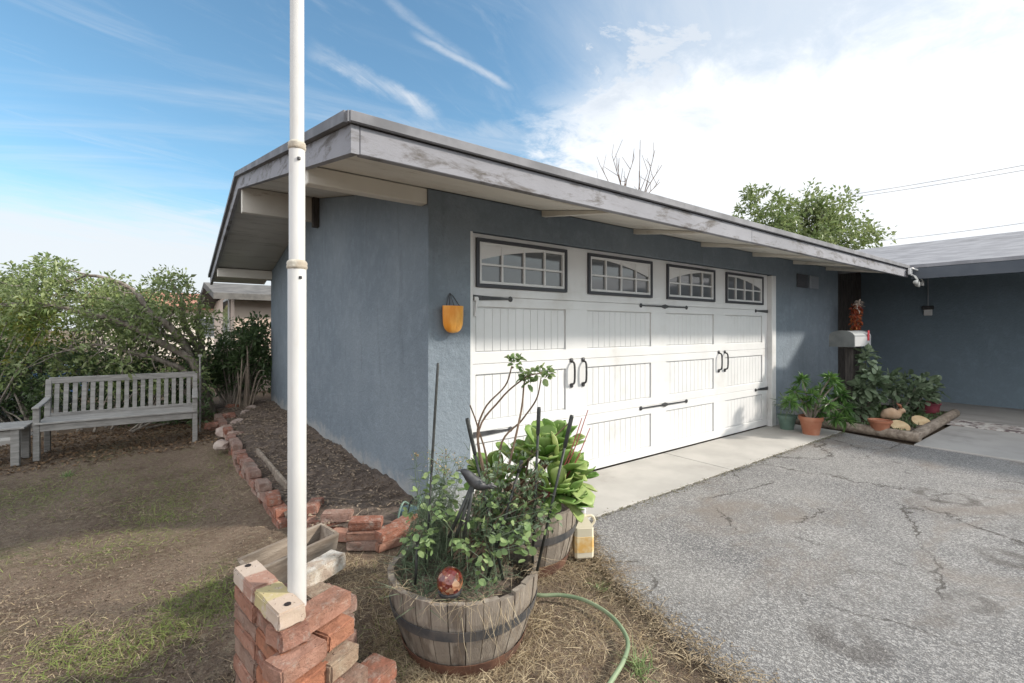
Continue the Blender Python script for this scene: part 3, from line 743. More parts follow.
# rubble at the far end
def stone(x, y, z, s, mat, label, seed):
    r = random.Random(seed); bm = bmesh.new(); bmesh.ops.create_icosphere(bm, subdivisions=2, radius=s)
    for v in bm.verts: v.co = Vector((v.co.x * r.uniform(.9, 1.15), v.co.y * .8, v.co.z * .62)) * (1 + .22 * math.sin(5 * v.co.x / s + seed) * math.cos(4 * v.co.y / s + seed) + r.uniform(-.06, .06))
    me = bpy.data.meshes.new('stone'); bm.to_mesh(me); bm.free(); me.materials.append(mat)
    o = bpy.data.objects.new('stone', me); C.objects.link(o); o.location = (x, y, z); o.rotation_euler = (0, 0, seed)
    return tag(o, label, 'stone', 'rubble stones at the far end of the edging')
m_stone = M('rubble_stone', (.30, .23, .20), (.40, .34, .30), 6, .95, .8, 30, .01)
for j, (px, py, s) in enumerate(((228, 418, .13), (238, 424, .12), (224, 432, .12), (234, 436, .11), (246, 415, .12), (221, 445, .10), (213, 426, .1), (252, 410, .13), (262, 405, .12), (232, 408, .12))):
    q = at(px, py, z=.02); stone(q.x, q.y, .02, s, m_stone if j % 3 else m_brick, 'broken masonry lump at the far end of the brick edging', j)
# grey plank in the bed
mb = MB(); mb.bar((.80, 5.6, .06), (.82, 4.2, .055), .025, .09, bev=.004); o = obj('plank', mb, m_log); tag(recentre(o, (.81, 5, .03)), 'grey plank on edge along the inside of the brick edging', 'plank')

# wooden planter trough behind the stack
q = at(292, 546, z=.22)
pt = thing('planter_trough', 'weathered wooden trough planter tilted behind the brick stack', 'planter', (q.x, q.y, .085), R(12))
pt.rotation_euler = (R(3), R(-5), R(14))
mb = MB(); Lh, Wh, Hh = .225, .095, .145
mb.prism([(-Lh, Hh), (-Lh + .035, 0), (Lh - .035, 0), (Lh, Hh)], lambda a, b, u: (a, u, b), -Wh, -Wh + .02)
mb.prism([(-Lh, Hh), (-Lh + .035, 0), (Lh - .035, 0), (Lh, Hh)], lambda a, b, u: (a, u, b), Wh - .02, Wh); obj('long_side', mb, m_log, pt)
mb = MB(); mb.bar((-Lh + .03, 0, .01), (-Lh + .005, 0, Hh), 2 * Wh - .045, .018, up=(1, 0, 0)); obj('end_board', mb, m_log, pt); mb = MB(); mb.bar((Lh - .03, 0, .01), (Lh - .005, 0, Hh), 2 * Wh - .045, .018, up=(1, 0, 0)); obj('end_board', mb, m_log, pt)
mb = MB(); mb.b2(-Lh + .05, Lh - .05, -Wh + .025, Wh - .025, .005, .05); obj('soil', mb, m_soil, pt)

# ------------------------------------------------------------------ benches
bl = at(36, 461, z=-.13); br = at(195, 443, z=-.13)
bw = math.hypot(br.x - bl.x, br.y - bl.y); ba = math.atan2(br.y - bl.y, br.x - bl.x)
bench = thing('garden_bench', 'long silvered wooden slat-back bench on the lawn before the shrubs', 'bench', (bl.x, bl.y, -.135), ba)
for x in (0, bw):
    mb = MB(); mb.b2(x - .028, x + .028, -.0, .056, 0, .60, bev=.004); obj('leg', mb, m_woodgrey, bench)
    mb = MB(); mb.bar((x, .50, 0), (x, .50, .42), .055, .055, bev=.004); mb.bar((x, .50, .40), (x, .58, .88), .055, .055, bev=.004); obj('leg', mb, m_woodgrey, bench)
    mb = MB(); mb.bar((x, -.03, .605), (x, .26, .625), .065, .026, bev=.006); mb.bar((x, .25, .624), (x, .53, .66), .065, .026, bev=.006); obj('armrest', mb, m_woodgrey, bench)
mb = MB()
mb.b2(.03, bw - .03, .0, .03, .33, .41, bev=.004); mb.b2(.03, bw - .03, .47, .50, .33, .41); mb.b2(.0, .03, .05, .48, .33, .40); mb.b2(bw - .03, bw, .05, .48, .33, .40)
for k in range(6): mb.b2(-.01, bw + .01, -.02 + k * .082, .052 + k * .082, .412, .434, bev=.003)
obj('seat', mb, m_woodgrey, bench)
def bk(z): return .50 + (z - .40) * .08 / .48
mb = MB(); mb.bar((.0, bk(.86), .865), (bw, bk(.86), .865), .045, .075, bev=.004); mb.bar((.0, bk(.44), .445), (bw, bk(.44), .445), .035, .05, bev=.003)
for k in range(17):
    x = .075 + (bw - .15) * k / 16; mb.bar((x, bk(.46), .46), (x, bk(.84), .84), .046, .016, bev=.002, up=(0, 1, 0))
obj('backrest', mb, m_woodgrey, bench)
st = thing('garden_bench', 'low silvered backless wooden bench at the left end of the long one', 'bench', (-1.27, 7.36, -.135), ba)
for (x, y) in ((-.04, .04), (-1.1, .04), (-.04, .42), (-1.1, .42)):
    mb = MB(); mb.b2(x - .035, x + .035, y - .03, y + .03, 0, .40, bev=.004); obj('leg', mb, m_woodgrey, st)
mb = MB(); mb.b2(-1.12, -.02, .02, .05, .32, .39); mb.b2(-1.12, -.02, .41, .44, .32, .39)
for k in range(5): mb.b2(-1.18, .04, -.02 + k * .1, .072 + k * .1, .401, .425, bev=.004)
obj('seat', mb, m_woodgrey, st)
# thin stake behind bench
mb = MB(); mb.tube([(.42, 8.05, -.1), (.42, 8.05, 1.0)], .013, 6); mb.box((.42, 8.05, .99), (.05, .03, .03)); o = obj('garden_stake', mb, m_woodgrey); tag(recentre(o, (.42, 8.05, -.1)), 'thin pale stake standing behind the right end of the long bench', 'stake')

# ------------------------------------------------------------------ barrels
def barrel(cx, cy, rt, rb, h, label, rot=0, hoops=(.62, .12), broken=True):
    b = thing('barrel_planter', label, 'planter', (cx, cy, -.02), rot, 'half barrel planters before the garage')
    ns = 30; R_ = lambda f: rb + (rt - rb) * (1 - (1 - f) ** 1.7)
    mb = MB(); rr = random.Random(int(cx * 100))
    for k in range(ns):
        w = 2 * math.pi / ns; a0 = k * w + .006; a1 = (k + 1) * w - .006; top = h + rr.uniform(-.012, .008)
        low = 0 if not (broken and rr.random() < .0) else .1
        o = len(mb.v); off = rr.uniform(-.003, .003); lv = [low, .25, .5, .75, 1]
        for f in lv:
            z = f * top if f > 0 else 0; r = R_(f) + off
            for (ri, a) in ((r, a0), (r, a1), (r - .026, a1), (r - .026, a0)): mb.v.append((ri * math.cos(a), ri * math.sin(a), z))
        for i_ in range(len(lv) - 1):
            for e in range(4): mb.f.append((o + i_ * 4 + e, o + i_ * 4 + (e + 1) % 4, o + i_ * 4 + 4 + (e + 1) % 4, o + i_ * 4 + 4 + e))
        mb.f.append((o, o + 3, o + 2, o + 1)); e = o + 4 * (len(lv) - 1); mb.f.append((e, e + 1, e + 2, e + 3))
    obj('staves', mb, m_stave, b)
    for f in hoops:
        mb = MB(); hw = .021
        prof = [(R_(f - hw / h) + .004, h * f - hw), (R_(f + hw / h) + .004, h * f + hw), (R_(f + hw / h) + .0075, h * f + hw), (R_(f - hw / h) + .0075, h * f - hw), (R_(f - hw / h) + .004, h * f - hw)]
        mb.lathe(prof, (0, 0, 0), 48); obj('hoop', mb, m_hoop, b)
    mb = MB(); mb.lathe([(R_(0) + .005, .0), (R_(.2) + .005, h * .2), (R_(.2) + .009, h * .2), (R_(0) + .009, .0), (R_(0) + .005, .0)], (0, 0, 0), 48); obj('recess_band', mb, m_rust, b)  # rusty ring added for the dark recess where the lower staves end
    mb = MB(); mb.lathe([(rt - .045, h - .075), (rt * .6, h - .05), (rt * .25, h - .035), (0, h - .04)], (0, 0, 0), 32)
    mb.v = [(x, y, z + random.uniform(-.012, .012)) for x, y, z in mb.v]; obj('soil', mb, m_soil, b, smooth=True)
    return b
B1 = (1.09, 1.82); B2 = (1.76, 2.24)
barrel(*B1, .335, .245, .335, 'weathered half barrel planter with ivy and black stakes, nearest the camera', hoops=(.62,))
barrel(*B2, .325, .25, .36, 'half barrel planter holding the big pale green succulent, beside the garage door', .3)

# barrel 1 planting
def disc(c, r, n):
    a = rng.random(n) * 2 * math.pi; q = r * np.sqrt(rng.random(n)); return np.stack([c[0] + q * np.cos(a), c[1] + q * np.sin(a)], 1)
iv = thing('ivy_plant', 'leafy scalloped green plant filling the nearer barrel', 'plant', (B1[0], B1[1], .3), 0)
mb = W(); st_ = W()
crowns = [(430, 505, 2.1, .09), (420, 530, 2.0, .07), (450, 520, 2.0, .08), (455, 498, 2.15, .09), (478, 530, 1.98, .09), (500, 520, 2.0, .10), (520, 505, 2.05, .09), (490, 560, 1.88, .07), (515, 545, 1.92, .08), (535, 530, 1.98, .07), (440, 480, 2.2, .08), (480, 500, 2.1, .10), (505, 490, 2.15, .10), (530, 490, 2.15, .07), (545, 515, 2.05, .05), (468, 545, 1.95, .06), (428, 545, 1.95, .04)]
for (px, py, d, r) in crowns:
    c = at(px, py, d=d); n = 12
    for _ in range(n):
        p0 = Vector((B1[0] + random.uniform(-.2, .2), B1[1] + random.uniform(-.2, .2), .32)); e = c + Vector(rng.normal(size=3) * r * .6)
        if e.z < .34: e.z = .34 + random.random() * .04
        if random.random() < .3: st_.tube([p0 * .35 + e * .65 + Vector((0, 0, -.07)), e * .6 + p0 * .4 + Vector((0, 0, .04)), e], .0016, 4)
        ps = np.array([tuple(e)] * 2) + rng.normal(size=(2, 3)) * .012
        leaves(mb, ps, unit(rng.normal(size=(2, 3)) * np.array([1, 1, .5])), .031 * random.uniform(.6, 1.3), .029 * random.uniform(.7, 1.25), LEAF_R, fold=.1, droop=.1)
obj('leaves', mb, m_leaflite, iv, fix=False); obj('stems', st_, m_leafgrey, iv)
gp = thing('sage_plant', 'grey green small-leaved sprigs at the right of the nearer barrel', 'plant', (B1[0] + .15, B1[1] + .05, .3))
mb = W(); st_ = W()
for _ in range(60):
    px = random.uniform(475, 558); py = random.uniform(440 + abs(px - 520) * .4, 540); e = at(px, py, d=random.uniform(1.95, 2.25))
    b0 = Vector((B1[0] + random.uniform(-.05, .22), B1[1] + random.uniform(-.12, .15), .32)); 
    p_ = limb(st_, [b0, (b0 + e) / 2 + Vector((0, 0, .03)), e], .003, .0012, 4, 5)
    for q in p_[4:]:
        leaves(mb, np.array([tuple(q)] * 4) + rng.normal(size=(4, 3)) * .006, rand_dirs(4, .2), .028, .013, LEAF_D)
obj('leaves', mb, m_leafgrey, gp, fix=False); obj('stems', st_, m_twig, gp)
# feathery dry herb at left of barrel
hb = thing('herb_plant', 'feathery olive herb with straw-coloured seed heads at the back of the nearer barrel', 'plant', (.98, 2.05, .3))
mb = W(); sd = W()
for _ in range(85):
    px = random.gauss(440, 17); py = random.uniform(450, 520); e = at(px, py, d=random.uniform(2.15, 2.45)); b0 = Vector((1.0 + random.uniform(-.14, .14), 2.02 + random.uniform(-.08, .08), .3))
    p_ = limb(mb, [b0, (b0 + e) / 2 + Vector((random.uniform(-.03, .03), 0, .02)), e], .0018, .0008, 3, 4)
    blades(mb, np.array([tuple(q) for q in p_[1:]] * 3), rand_dirs(3 * (len(p_) - 1), .3), .05, .0025)
    if py < 475 and random.random() < .6: leaves(sd, np.array([tuple(e)] * 7) + rng.normal(size=(7, 3)) * .01, rand_dirs(7), .014, .008)
obj('stems', mb, m_leafgrey, hb, fix=False); obj('seed_heads', sd, M('seed_head', (.26, .19, .11), (.33, .26, .15), 20, .8), hb, fix=False)

# geranium-like long bare branches with leaf tufts
tw = thing('leggy_plant', 'leggy bare-stemmed plant arching above the barrels with small leaf tufts', 'plant', (1.25, 2.05, .3))
mb = W(); lf = W()
D = 2.25
tip = [[(497, 530), (478, 445), (484, 410), (505, 386), (512, 366)], [(505, 530), (478, 440), (500, 400), (525, 378), (541, 373)], [(512, 530), (500, 450), (522, 420), (536, 400), (541, 380)], [(508, 470), (521, 412), (524, 385), (527, 378)], [(520, 520), (530, 455), (548, 442), (570, 422)], [(470, 530), (487, 470), (478, 428), (470, 405)]]
for c in tip: limb(mb, [at(x, y, d=D + .1 * math.sin(i_)) for i_, (x, y) in enumerate(c)], .006, .003, 6, 6)
for (px, py, r) in ((514, 362, .03), (539, 374, .035), (548, 372, .02), (525, 375, .025), (528, 381, .02), (516, 359, .02)):
    c = at(px, py, d=D); clump(lf, [c], r, 22, .032, .028, LEAF_R, up=.4)
obj('branches', mb, m_twig, tw); obj('leaves', lf, m_leaflite, tw, fix=False)

# stakes
def stake(p0, p1, label, r=.0062, r2=.0095, cap=.12):
    a, b = at(*p0[:2], d=p0[2]), at(*p1[:2], d=p1[2])
    if b.z > .3: b = b + (b - a).normalized() * ((b.z - .28) / max(.01, abs((b - a).normalized().z)))
    mid = a + (b - a).normalized() * cap
    mb = W(); o = thing('garden_stake', label, 'stake', tuple(b), 0, 'black stakes in the nearer barrel')
    mb.tube([mid, b], r, 8); obj('shaft', mb, m_rod, o, smooth=True)
    mb = W(); mb.tube([a, a + (b - a).normalized() * .01, mid, mid + (b - a).normalized() * .01], [r2 * .8, r2, r2 * .95, r * .9], 10); obj('grip', mb, m_rod, o, smooth=True)
stake((438, 363, 2.25), (427, 548, 2.1), 'tallest black stake, upright at the left edge of the nearer barrel', .0055, .0066, .5)
stake((467, 418, 2.1), (492, 530, 2.05), 'black stake leaning left with a thick tip, behind the metal bird', cap=.16)
stake((539, 407, 2.15), (534, 530, 2.1), 'black upright stake in front of the succulent', cap=.12)
stake((572, 415, 2.1), (545, 535, 2.05), 'black stake leaning right, rightmost in the nearer barrel', cap=.14)
stake((522, 460, 2.1), (500, 535, 2.05), 'short black stake leaning right in the middle of the barrel', cap=.05)
stake((418, 535, 1.95), (416, 572, 1.95), 'short black peg low at the left rim of the barrel', cap=.03)
# metal bird on rods
bc = at(474, 482, d=1.98)
bd = thing('bird_ornament', 'black metal bird perched on a bundle of rods in the nearer barrel', 'garden ornament', (bc.x, bc.y, bc.z))
mb = MB(); r2 = RT; 
def L3(r_, f_, u_): return (r_ * RT[0] + f_ * FW[0], r_ * RT[1] + f_ * FW[1], u_)
body = [L3(-.055, 0, .052), L3(-.045, 0, .045), L3(-.03, 0, .034), L3(-.012, 0, .015), L3(.012, 0, -.005), L3(.035, 0, -.016), L3(.06, 0, -.018), L3(.085, 0, -.026)]
mb.tube(curve_pts(body, 4), [x for x in np.interp(np.linspace(0, 7, 29), range(8), [.003, .013, .019, .024, .027, .021, .011, .005])], 12)
obj('body', mb, m_black, bd, smooth=True)
mb = MB(); mb.tube([L3(-.05, 0, .048), L3(-.075, 0, .05)], [.006, .001], 6); obj('beak', mb, m_hoop, bd); mb = MB(); mb.tube([L3(.055, 0, -.015), L3(.075, .0, -.012), L3(.098, 0, -.022)], [.008, .008, .002], 6); obj('tail', mb, m_hoop, bd)
mb = MB()
for dx, dy in ((-.075, -.19), (-.05, -.2), (-.02, -.2)): mb.tube([L3(dx * .1 + .0, -.01, -.01), L3(dx * .7 - .01, -.03, dy * .7), L3(dx * 1.1 - .02, -.03, dy - .03)], .0075, 8)
obj('rods', mb, m_rod, bd, smooth=True)
# glass ornament
gc = at(450, 582, d=1.86)
go = thing('glass_ornament', 'red and amber mosaic glass globe resting at the barrel rim', 'garden ornament', (gc.x, gc.y, .33))
mb = MB(); bm = bmesh.new(); bmesh.ops.create_icosphere(bm, subdivisions=3, radius=.052)
mb.add([Vector((v.co.x, v.co.y, v.co.z * 1.05 + .035)) for v in bm.verts], [tuple(v.index for v in f.verts) for f in bm.faces]); bm.free()
m_gl, t, p = nt_new('mosaic_glass'); v = coords(t); vo = t.nodes.new('ShaderNodeTexVoronoi'); vo.inputs['Scale'].default_value = 55; link(t, v, vo.inputs['Vector'])
rp = t.nodes.new('ShaderNodeValToRGB'); e = rp.color_ramp.elements; e[0].color = (.10, .015, .012, 1); e[1].color = (.36, .22, .14, 1); e[1].position = .9; x_ = e.new(.5); x_.color = (.13, .022, .012, 1); x_ = e.new(.7); x_.color = (.24, .06, .015, 1)
sp = t.nodes.new('ShaderNodeSeparateColor'); link(t, vo.outputs['Color'], sp.inputs[0]); link(t, sp.outputs[0], rp.inputs[0]); link(t, rp.outputs[0], p.inputs['Base Color'])
p.inputs['Roughness'].default_value = .12; p.inputs['Coat Weight'].default_value = .8; bump(t, p, vo.outputs['Distance'], .6, .01)
obj('globe', mb, m_gl, go, smooth=True)
mb = MB(); mb.lathe([(0, 0), (.045, 0), (.048, .012), (.03, .02), (0, .02)], (0, 0, -.012), 20); obj('base', mb, m_black, go)

# succulent in barrel 2
su = thing('succulent', 'large pale green succulent with broad paddle leaves in the rear barrel', 'plant', (B2[0], B2[1], .3))
def paddle(mb, base, d, L, Wd, curl):
    d = Vector(d).normalized(); side = d.cross(Vector((0, 0, 1)));
    if side.length < .05: side = Vector((1, 0, 0))
    side.normalize(); nor = side.cross(d).normalized(); nU, nV = 8, 4; o = len(mb.v)
    for i_ in range(nU + 1):
        u = i_ / nU; w = Wd * (.30 + .70 * math.sin(min(1, u * 1.05) * math.pi * .60) ** 1.3) * (1 if u < .8 else math.sqrt(max(.03, 1 - ((u - .8) / .2) ** 2)))
        c = Vector(base) + d * (L * u) + nor * (curl * L * u * u) 
        for j in range(nV + 1):
            s = (j / nV - .5) * 2; mb.v.append(tuple(c + side * (w * .5 * s) + nor * (.16 * w * s * s)))
    for i_ in range(nU):
        for j in range(nV):
            a = o + i_ * (nV + 1) + j; mb.f.append((a, a + 1, a + nV + 2, a + nV + 1))
ros = [(566, 468, 2.30, .16, 13, (.55, -.35, .35)), (545, 452, 2.35, .17, 13, (-.1, -.3, .8)), (573, 500, 2.22, .13, 11, (.6, -.6, .1)), (520, 462, 2.4, .15, 11, (-.5, -.2, .7)), (560, 492, 2.2, .14, 11, (.0, -.8, .4)), (500, 480, 2.3, .13, 9, (-.7, -.2, .5)), (560, 440, 2.5, .16, 10, (.2, .1, 1)), (578, 476, 2.45, .14, 10, (.8, .0, .3)), (480, 470, 2.45, .12, 9, (-.8, .2, .5))]
stem = W()
for k, (px, py, d, L, n, ax) in enumerate(ros):
    c = at(px, py, d=d); ax = Vector(ax).normalized(); t1 = ax.cross(Vector((.3, .9, .1))).normalized(); t2 = ax.cross(t1)
    stem.tube(curve_pts([(B2[0], B2[1], .3), (Vector((B2[0], B2[1], .34)) + c) / 2, c - ax * .05], 4), .016, 8)
    mb = W()
    for i_ in range(int(n * 1.3)):
        a = i_ * 2.39996; f = i_ / (int(n * 1.3) - 1); tilt = .25 + f * 1.15
        dd = ax * math.cos(tilt) + (t1 * math.cos(a) + t2 * math.sin(a)) * math.sin(tilt)
        paddle(mb, c - ax * (.05 * f) + dd * .012, dd, L * (.5 + .75 * f) * random.uniform(.8, 1.15), L * .66 * (.6 + .5 * f), random.uniform(.0, .3))
    o = obj('rosette', mb, m_succ, su, smooth=True, fix=False)
    md = o.modifiers.new('thick', 'SOLIDIFY'); md.thickness = .004
obj('stems', stem, m_twig, su)
# reddish shoots
mb = W()
for a, b in (((548, 500), (588, 410)), ((545, 500), (582, 418)), ((552, 498), (590, 428)), ((540, 510), (560, 462))): limb(mb, [at(*a, d=2.25), at((a[0] + b[0]) / 2 + 4, (a[1] + b[1]) / 2, d=2.25), at(*b, d=2.3)], .004, .002, 5, 4)
o = obj('shoots', mb, M('red_shoot', (.30, .07, .07), None), su)

# jug
jq = at(583, 557)
jg = thing('plastic_jug', 'white plastic jug with orange label on the ground beside the rear barrel', 'jug', (jq.x, jq.y, .0), R(-30)); jg.scale = (.92, .92, 1.0)
mb = MB(); mb.box((0, 0, .10), (.125, .085, .20), bev=.014); mb.add([(-.06, -.04, .19), (.06, -.04, .19), (.06, .04, .19), (-.06, .04, .19), (-.02, -.018, .25), (.02, -.018, .25), (.02, .018, .25), (-.02, .018, .25)], [(0, 1, 5, 4), (1, 2, 6, 5), (2, 3, 7, 6), (3, 0, 4, 7), (4, 5, 6, 7)])
mb.lathe([(.017, .245), (.017, .27), (0, .27)], (0, 0, 0), 16); mb.tube(curve_pts([(.055, 0, .185), (.078, 0, .215), (.06, 0, .245), (.015, 0, .245)], 4), .008, 8)
obj('body', mb, M('milky_plastic', (.60, .54, .40), (.66, .60, .48), 6, .45), jg)
mb = MB(); mb.box((0, 0, .09), (.1275, .0875, .12), bev=.014); obj('label', mb, M('orange_label', (.64, .38, .12), (.70, .58, .36), 16, .5), jg)
mb = MB(); mb.lathe([(0, .295), (.019, .295), (.02, .268), (0, .268)], (0, 0, 0), 16); obj('cap', mb, m_white, jg)

# blue-green watering can behind barrel, wire on ground
q = at(408, 520, z=.05)
wc = thing('watering_can', 'small dark teal watering can between bricks and barrel', 'watering can', (q.x, q.y, 0), R(30))
mb = MB(); mb.lathe([(0, 0), (.065, 0), (.07, .01), (.062, .13), (.05, .135), (.0, .12)], (0, 0, 0), 20); obj('body', mb, M('teal_plastic', (.05, .085, .10), (.08, .12, .14), 6, .4), wc, smooth=True, angle=40)
mb = MB(); mb.tube([(.06, 0, .03), (.12, 0, .1), (.16, 0, .16)], [.013, .010, .014], 8); obj('spout', mb, m_greenpot, wc)
mb = MB(); mb.tube(curve_pts([(-.06, 0, .03), (-.11, 0, .1), (-.05, 0, .19), (.04, 0, .13)], 4), .007, 6); obj('handle', mb, m_greenpot, wc)
mb = MB(); pts = [at(441, 487, d=2.75), at(425, 493, d=2.8), at(412, 500, d=2.85), at(408, 512, d=2.85)]; mb.tube(curve_pts(pts, 5), .005, 6); o = obj('wire', mb, m_rod); tag(recentre(o, pts[-1]), 'thin black wire bent over the soil at the house corner', 'wire')

# hose
hp = [(520, 588), (538, 595), (560, 595), (581, 599), (600, 608), (614, 619), (624, 632), (628, 645), (623, 662), (612, 680), (600, 700), (590, 730)]
pts = [at(x, y, z=.02) + Vector((0, 0, .0)) for x, y in hp]
mb = MB(); mb.tube(curve_pts(pts, 8), .0095, 10); o = obj('garden_hose', mb, m_hose, smooth=True); tag(recentre(o, pts[3]), 'faded green garden hose curving over the straw beside the driveway', 'hose')

# ------------------------------------------------------------------ pots and bed by the entry
def pot(mb, r, h, c=(0, 0, 0)):
    mb.lathe([(0, 0), (r * .68, 0), (r * .93, h * .78), (r * 1.02, h * .79), (r * 1.04, h), (r * .93, h), (r * .9, h * .85), (0, h * .85)], c, 28); return mb
q1 = at(787, 429, z=.016)
gpot = thing('potted_plant', 'small plant in a green pot against the garage wall', 'potted plant', (q1.x, q1.y, .016))
obj('pot', pot(MB(), .115, .19), m_greenpot, gpot, smooth=True, angle=40)
mb = MB(); clump(mb, [(random.gauss(0, .06), random.gauss(0, .06), .26 + random.random() * .12) for _ in range(10)], .07, 16, .09, .014); obj('leaves', mb, m_leafgrey, gpot, fix=False)
q2 = at(811, 434, z=.016)
tpot = thing('potted_shrub', 'branching shrub with leaf rosettes in a terracotta pot by the garage door', 'potted plant', (q2.x, q2.y, .016))
obj('pot', pot(MB(), .135, .23), m_terra, tpot, smooth=True, angle=40)
mb = MB(); mb.lathe([(0, .2), (.12, .2)], (0, 0, 0), 16); obj('soil', mb, m_soil, tpot)
st_ = MB(); lf = MB()
base_d = FW[0] * q2.x + FW[1] * q2.y
heads = [(795, 392), (802, 380), (812, 395), (822, 390), (835, 384), (838, 398), (828, 404), (790, 402), (845, 408), (820, 412), (836, 418), (842, 395), (830, 378), (846, 420), (805, 402)]
for (px, py) in heads:
    e = at(px, py, d=base_d + random.uniform(-.25, .25)) - Vector((q2.x, q2.y, .016))
    m_ = Vector((e.x * .45, e.y * .45, .2 + (e.z - .2) * .55)); limb(st_, [(e.x * .1, e.y * .1, .18), m_, e], .014, .007, 6, 5)
    n = 70; d = rand_dirs(n, .25); leaves(lf, np.array([tuple(e)] * n) + d * .015, d, .12 * (.7 + .5 * rng.random(n)), .026, LEAF_D, fold=.1, droop=.25)
obj('stems', st_, m_bark, tpot); obj('leaves', lf, M('rosette_leaf', (.09, .19, .045), (.16, .28, .07), 6, .4, island=(.05, .12, .03), spec=.5, trans=.3, kind='World'), tpot, fix=False)
# timbers
mb = MB(); mb.tube([(7.30, 2.95, .06), (7.29, 2.2, .07), (7.27, 1.56, .062)], .062, 12); o = obj('landscape_timber', mb, m_log, smooth=True, angle=50); tag(recentre(o, (7.29, 2.2, 0)), 'short round log edging the planting bed on the asphalt side', 'timber')
mb = MB(); mb.tube([(7.36, 1.63, .065), (8.6, 1.655, .07), (9.85, 1.70, .066)], .062, 12); o = obj('landscape_timber', mb, m_log, smooth=True, angle=50); tag(recentre(o, (8.6, 1.65, 0)), 'long round log edging the planting bed on the walkway side', 'timber')
# bed shrubs
def shrub(name, label, centres, base, mat, ln, wd, r, n, shape=LEAF_D, stemmat=None, cat='shrub', **k):
    b = Vector(base); o = thing(name, label, cat, tuple(b)); lf = W(); st_ = W()
    for c in centres:
        c = Vector(c); j = Vector((random.uniform(-.08, .08), random.uniform(-.08, .08), 0))
        limb(st_, [b + j, (b + j) * .4 + c * .6 + Vector((0, 0, -.03)), c], max(.006, .018 * r / .2), .004, 5, 4)
    clump(lf, centres, r, n, ln, wd, shape, **k)
    obj('stems', st_, stemmat or m_bark, o); obj('leaves', lf, mat, o, fix=False); return o
ctr = lambda pts, d, s=.15: [at(x, y, d=d + random.uniform(-s, s)) for x, y in pts]
shrub('bed_shrub', 'grey green broad-leaved shrub in front of the mailbox post', ctr([(866, 358), (871, 375), (862, 388), (875, 390), (860, 398), (866, 405), (855, 410), (875, 380)], 6.4), (8.0, 2.35, .08), m_leafgrey, .11, .07, .11, 60, LEAF_R)
shrub('bed_shrub', 'loose grey green shrub at the back of the planting bed before the wing wall', ctr([(895, 388), (905, 382), (915, 388), (925, 384), (900, 396), (912, 398), (925, 396), (908, 406), (890, 380), (932, 390), (918, 404)], 7.3, .3), (8.9, 2.2, .08), m_leafgrey, .11, .07, .13, 55, LEAF_R)
shrub('bed_shrub', 'dark leafy shrub low behind the terracotta pots', ctr([(850, 405), (858, 415), (848, 392), (866, 420), (872, 412)], 6.9, .2), (8.0, 2.8, .08), m_leafdark, .10, .05, .15, 70)
mb = MB()
for _ in range(2600):
    x, y = random.uniform(7.42, 9.6), random.uniform(1.74, 2.7)
    leaves(mb, np.array([[x, y, .085]]), rand_dirs(1, .7), .05, .02)
stuff('ground_cover', mb, m_leafdark, 'low green ground cover in the planting bed by the entry', 'ground cover', fix=False)
q = at(880, 430, z=.085)
t3 = thing('terracotta_bowl', 'wide terracotta bowl standing in the planting bed', 'pot', (q.x, q.y, .085)); obj('bowl', pot(MB(), .125, .13), m_terra, t3, smooth=True, angle=40); mb = MB(); mb.lathe([(0, .108), (.108, .108)], (0, 0, 0), 20); obj('soil', mb, m_soil, t3)
q = at(891, 421, z=.085); 
o = thing('rabbit_figurine', 'tan stone animal figurine behind the terracotta bowl', 'garden ornament', (q.x, q.y, .085), R(-50)); o.scale = (.68, .68, .75)
mb = MB(); mb.tube(curve_pts([(-.18, 0, .07), (-.1, 0, .12), (0, 0, .14), (.1, 0, .13), (.15, 0, .17), (.2, 0, .2), (.25, 0, .18)], 4), list(np.interp(np.linspace(0, 6, 25), range(7), [.03, .09, .11, .09, .05, .055, .02])), 12); obj('body', mb, M('tan_stone', (.42, .28, .18), (.5, .36, .25), 8, .8), o, smooth=True)
mb = MB()
for s in (-.02, .02): mb.tube([(.18, s, .24), (.15, s * 1.6, .30), (.12, s * 2, .33)], [.012, .018, .004], 8)
obj('ears', mb, m_terra, o, smooth=True)
q = at(928, 413, z=.085)
o = thing('red_planter', 'low crimson planter at the far end of the planting bed', 'planter', (q.x, q.y, .085)); mb = MB(); mb.lathe([(0, 0), (.11, 0), (.13, .03), (.14, .13), (.155, .14), (.155, .16), (.13, .16), (.125, .13), (0, .13)], (0, 0, 0), 24); obj('bowl', mb, M('crimson_plastic', (.16, .03, .045), (.22, .06, .07), 5, .5), o, smooth=True, angle=40)
mb = MB(); mb.lathe([(0, .132), (.12, .132)], (0, 0, 0), 20); obj('soil', mb, m_soil, o)
for k, (px, py, lab) in enumerate(((900, 428, 'pale sawn log slice in the middle of the planting bed'), (921, 423, 'pale sawn log slice near the log corner, further right'))):
    q = at(px, py, z=.1); mb = MB(); mb.lathe([(0, -.02), (.1, -.02), (.105, .01), (0, .012)], (0, 0, 0), 20); o = obj('log_slice', mb, M('sawn_wood%d' % k, (.52, .40, .24), (.42, .30, .17), 12, .8)); o.location = (q.x, q.y, .12); o.rotation_euler = (R(35), 0, R(-50)); tag(o, lab, 'log slice', 'log slices lying in the planting bed')
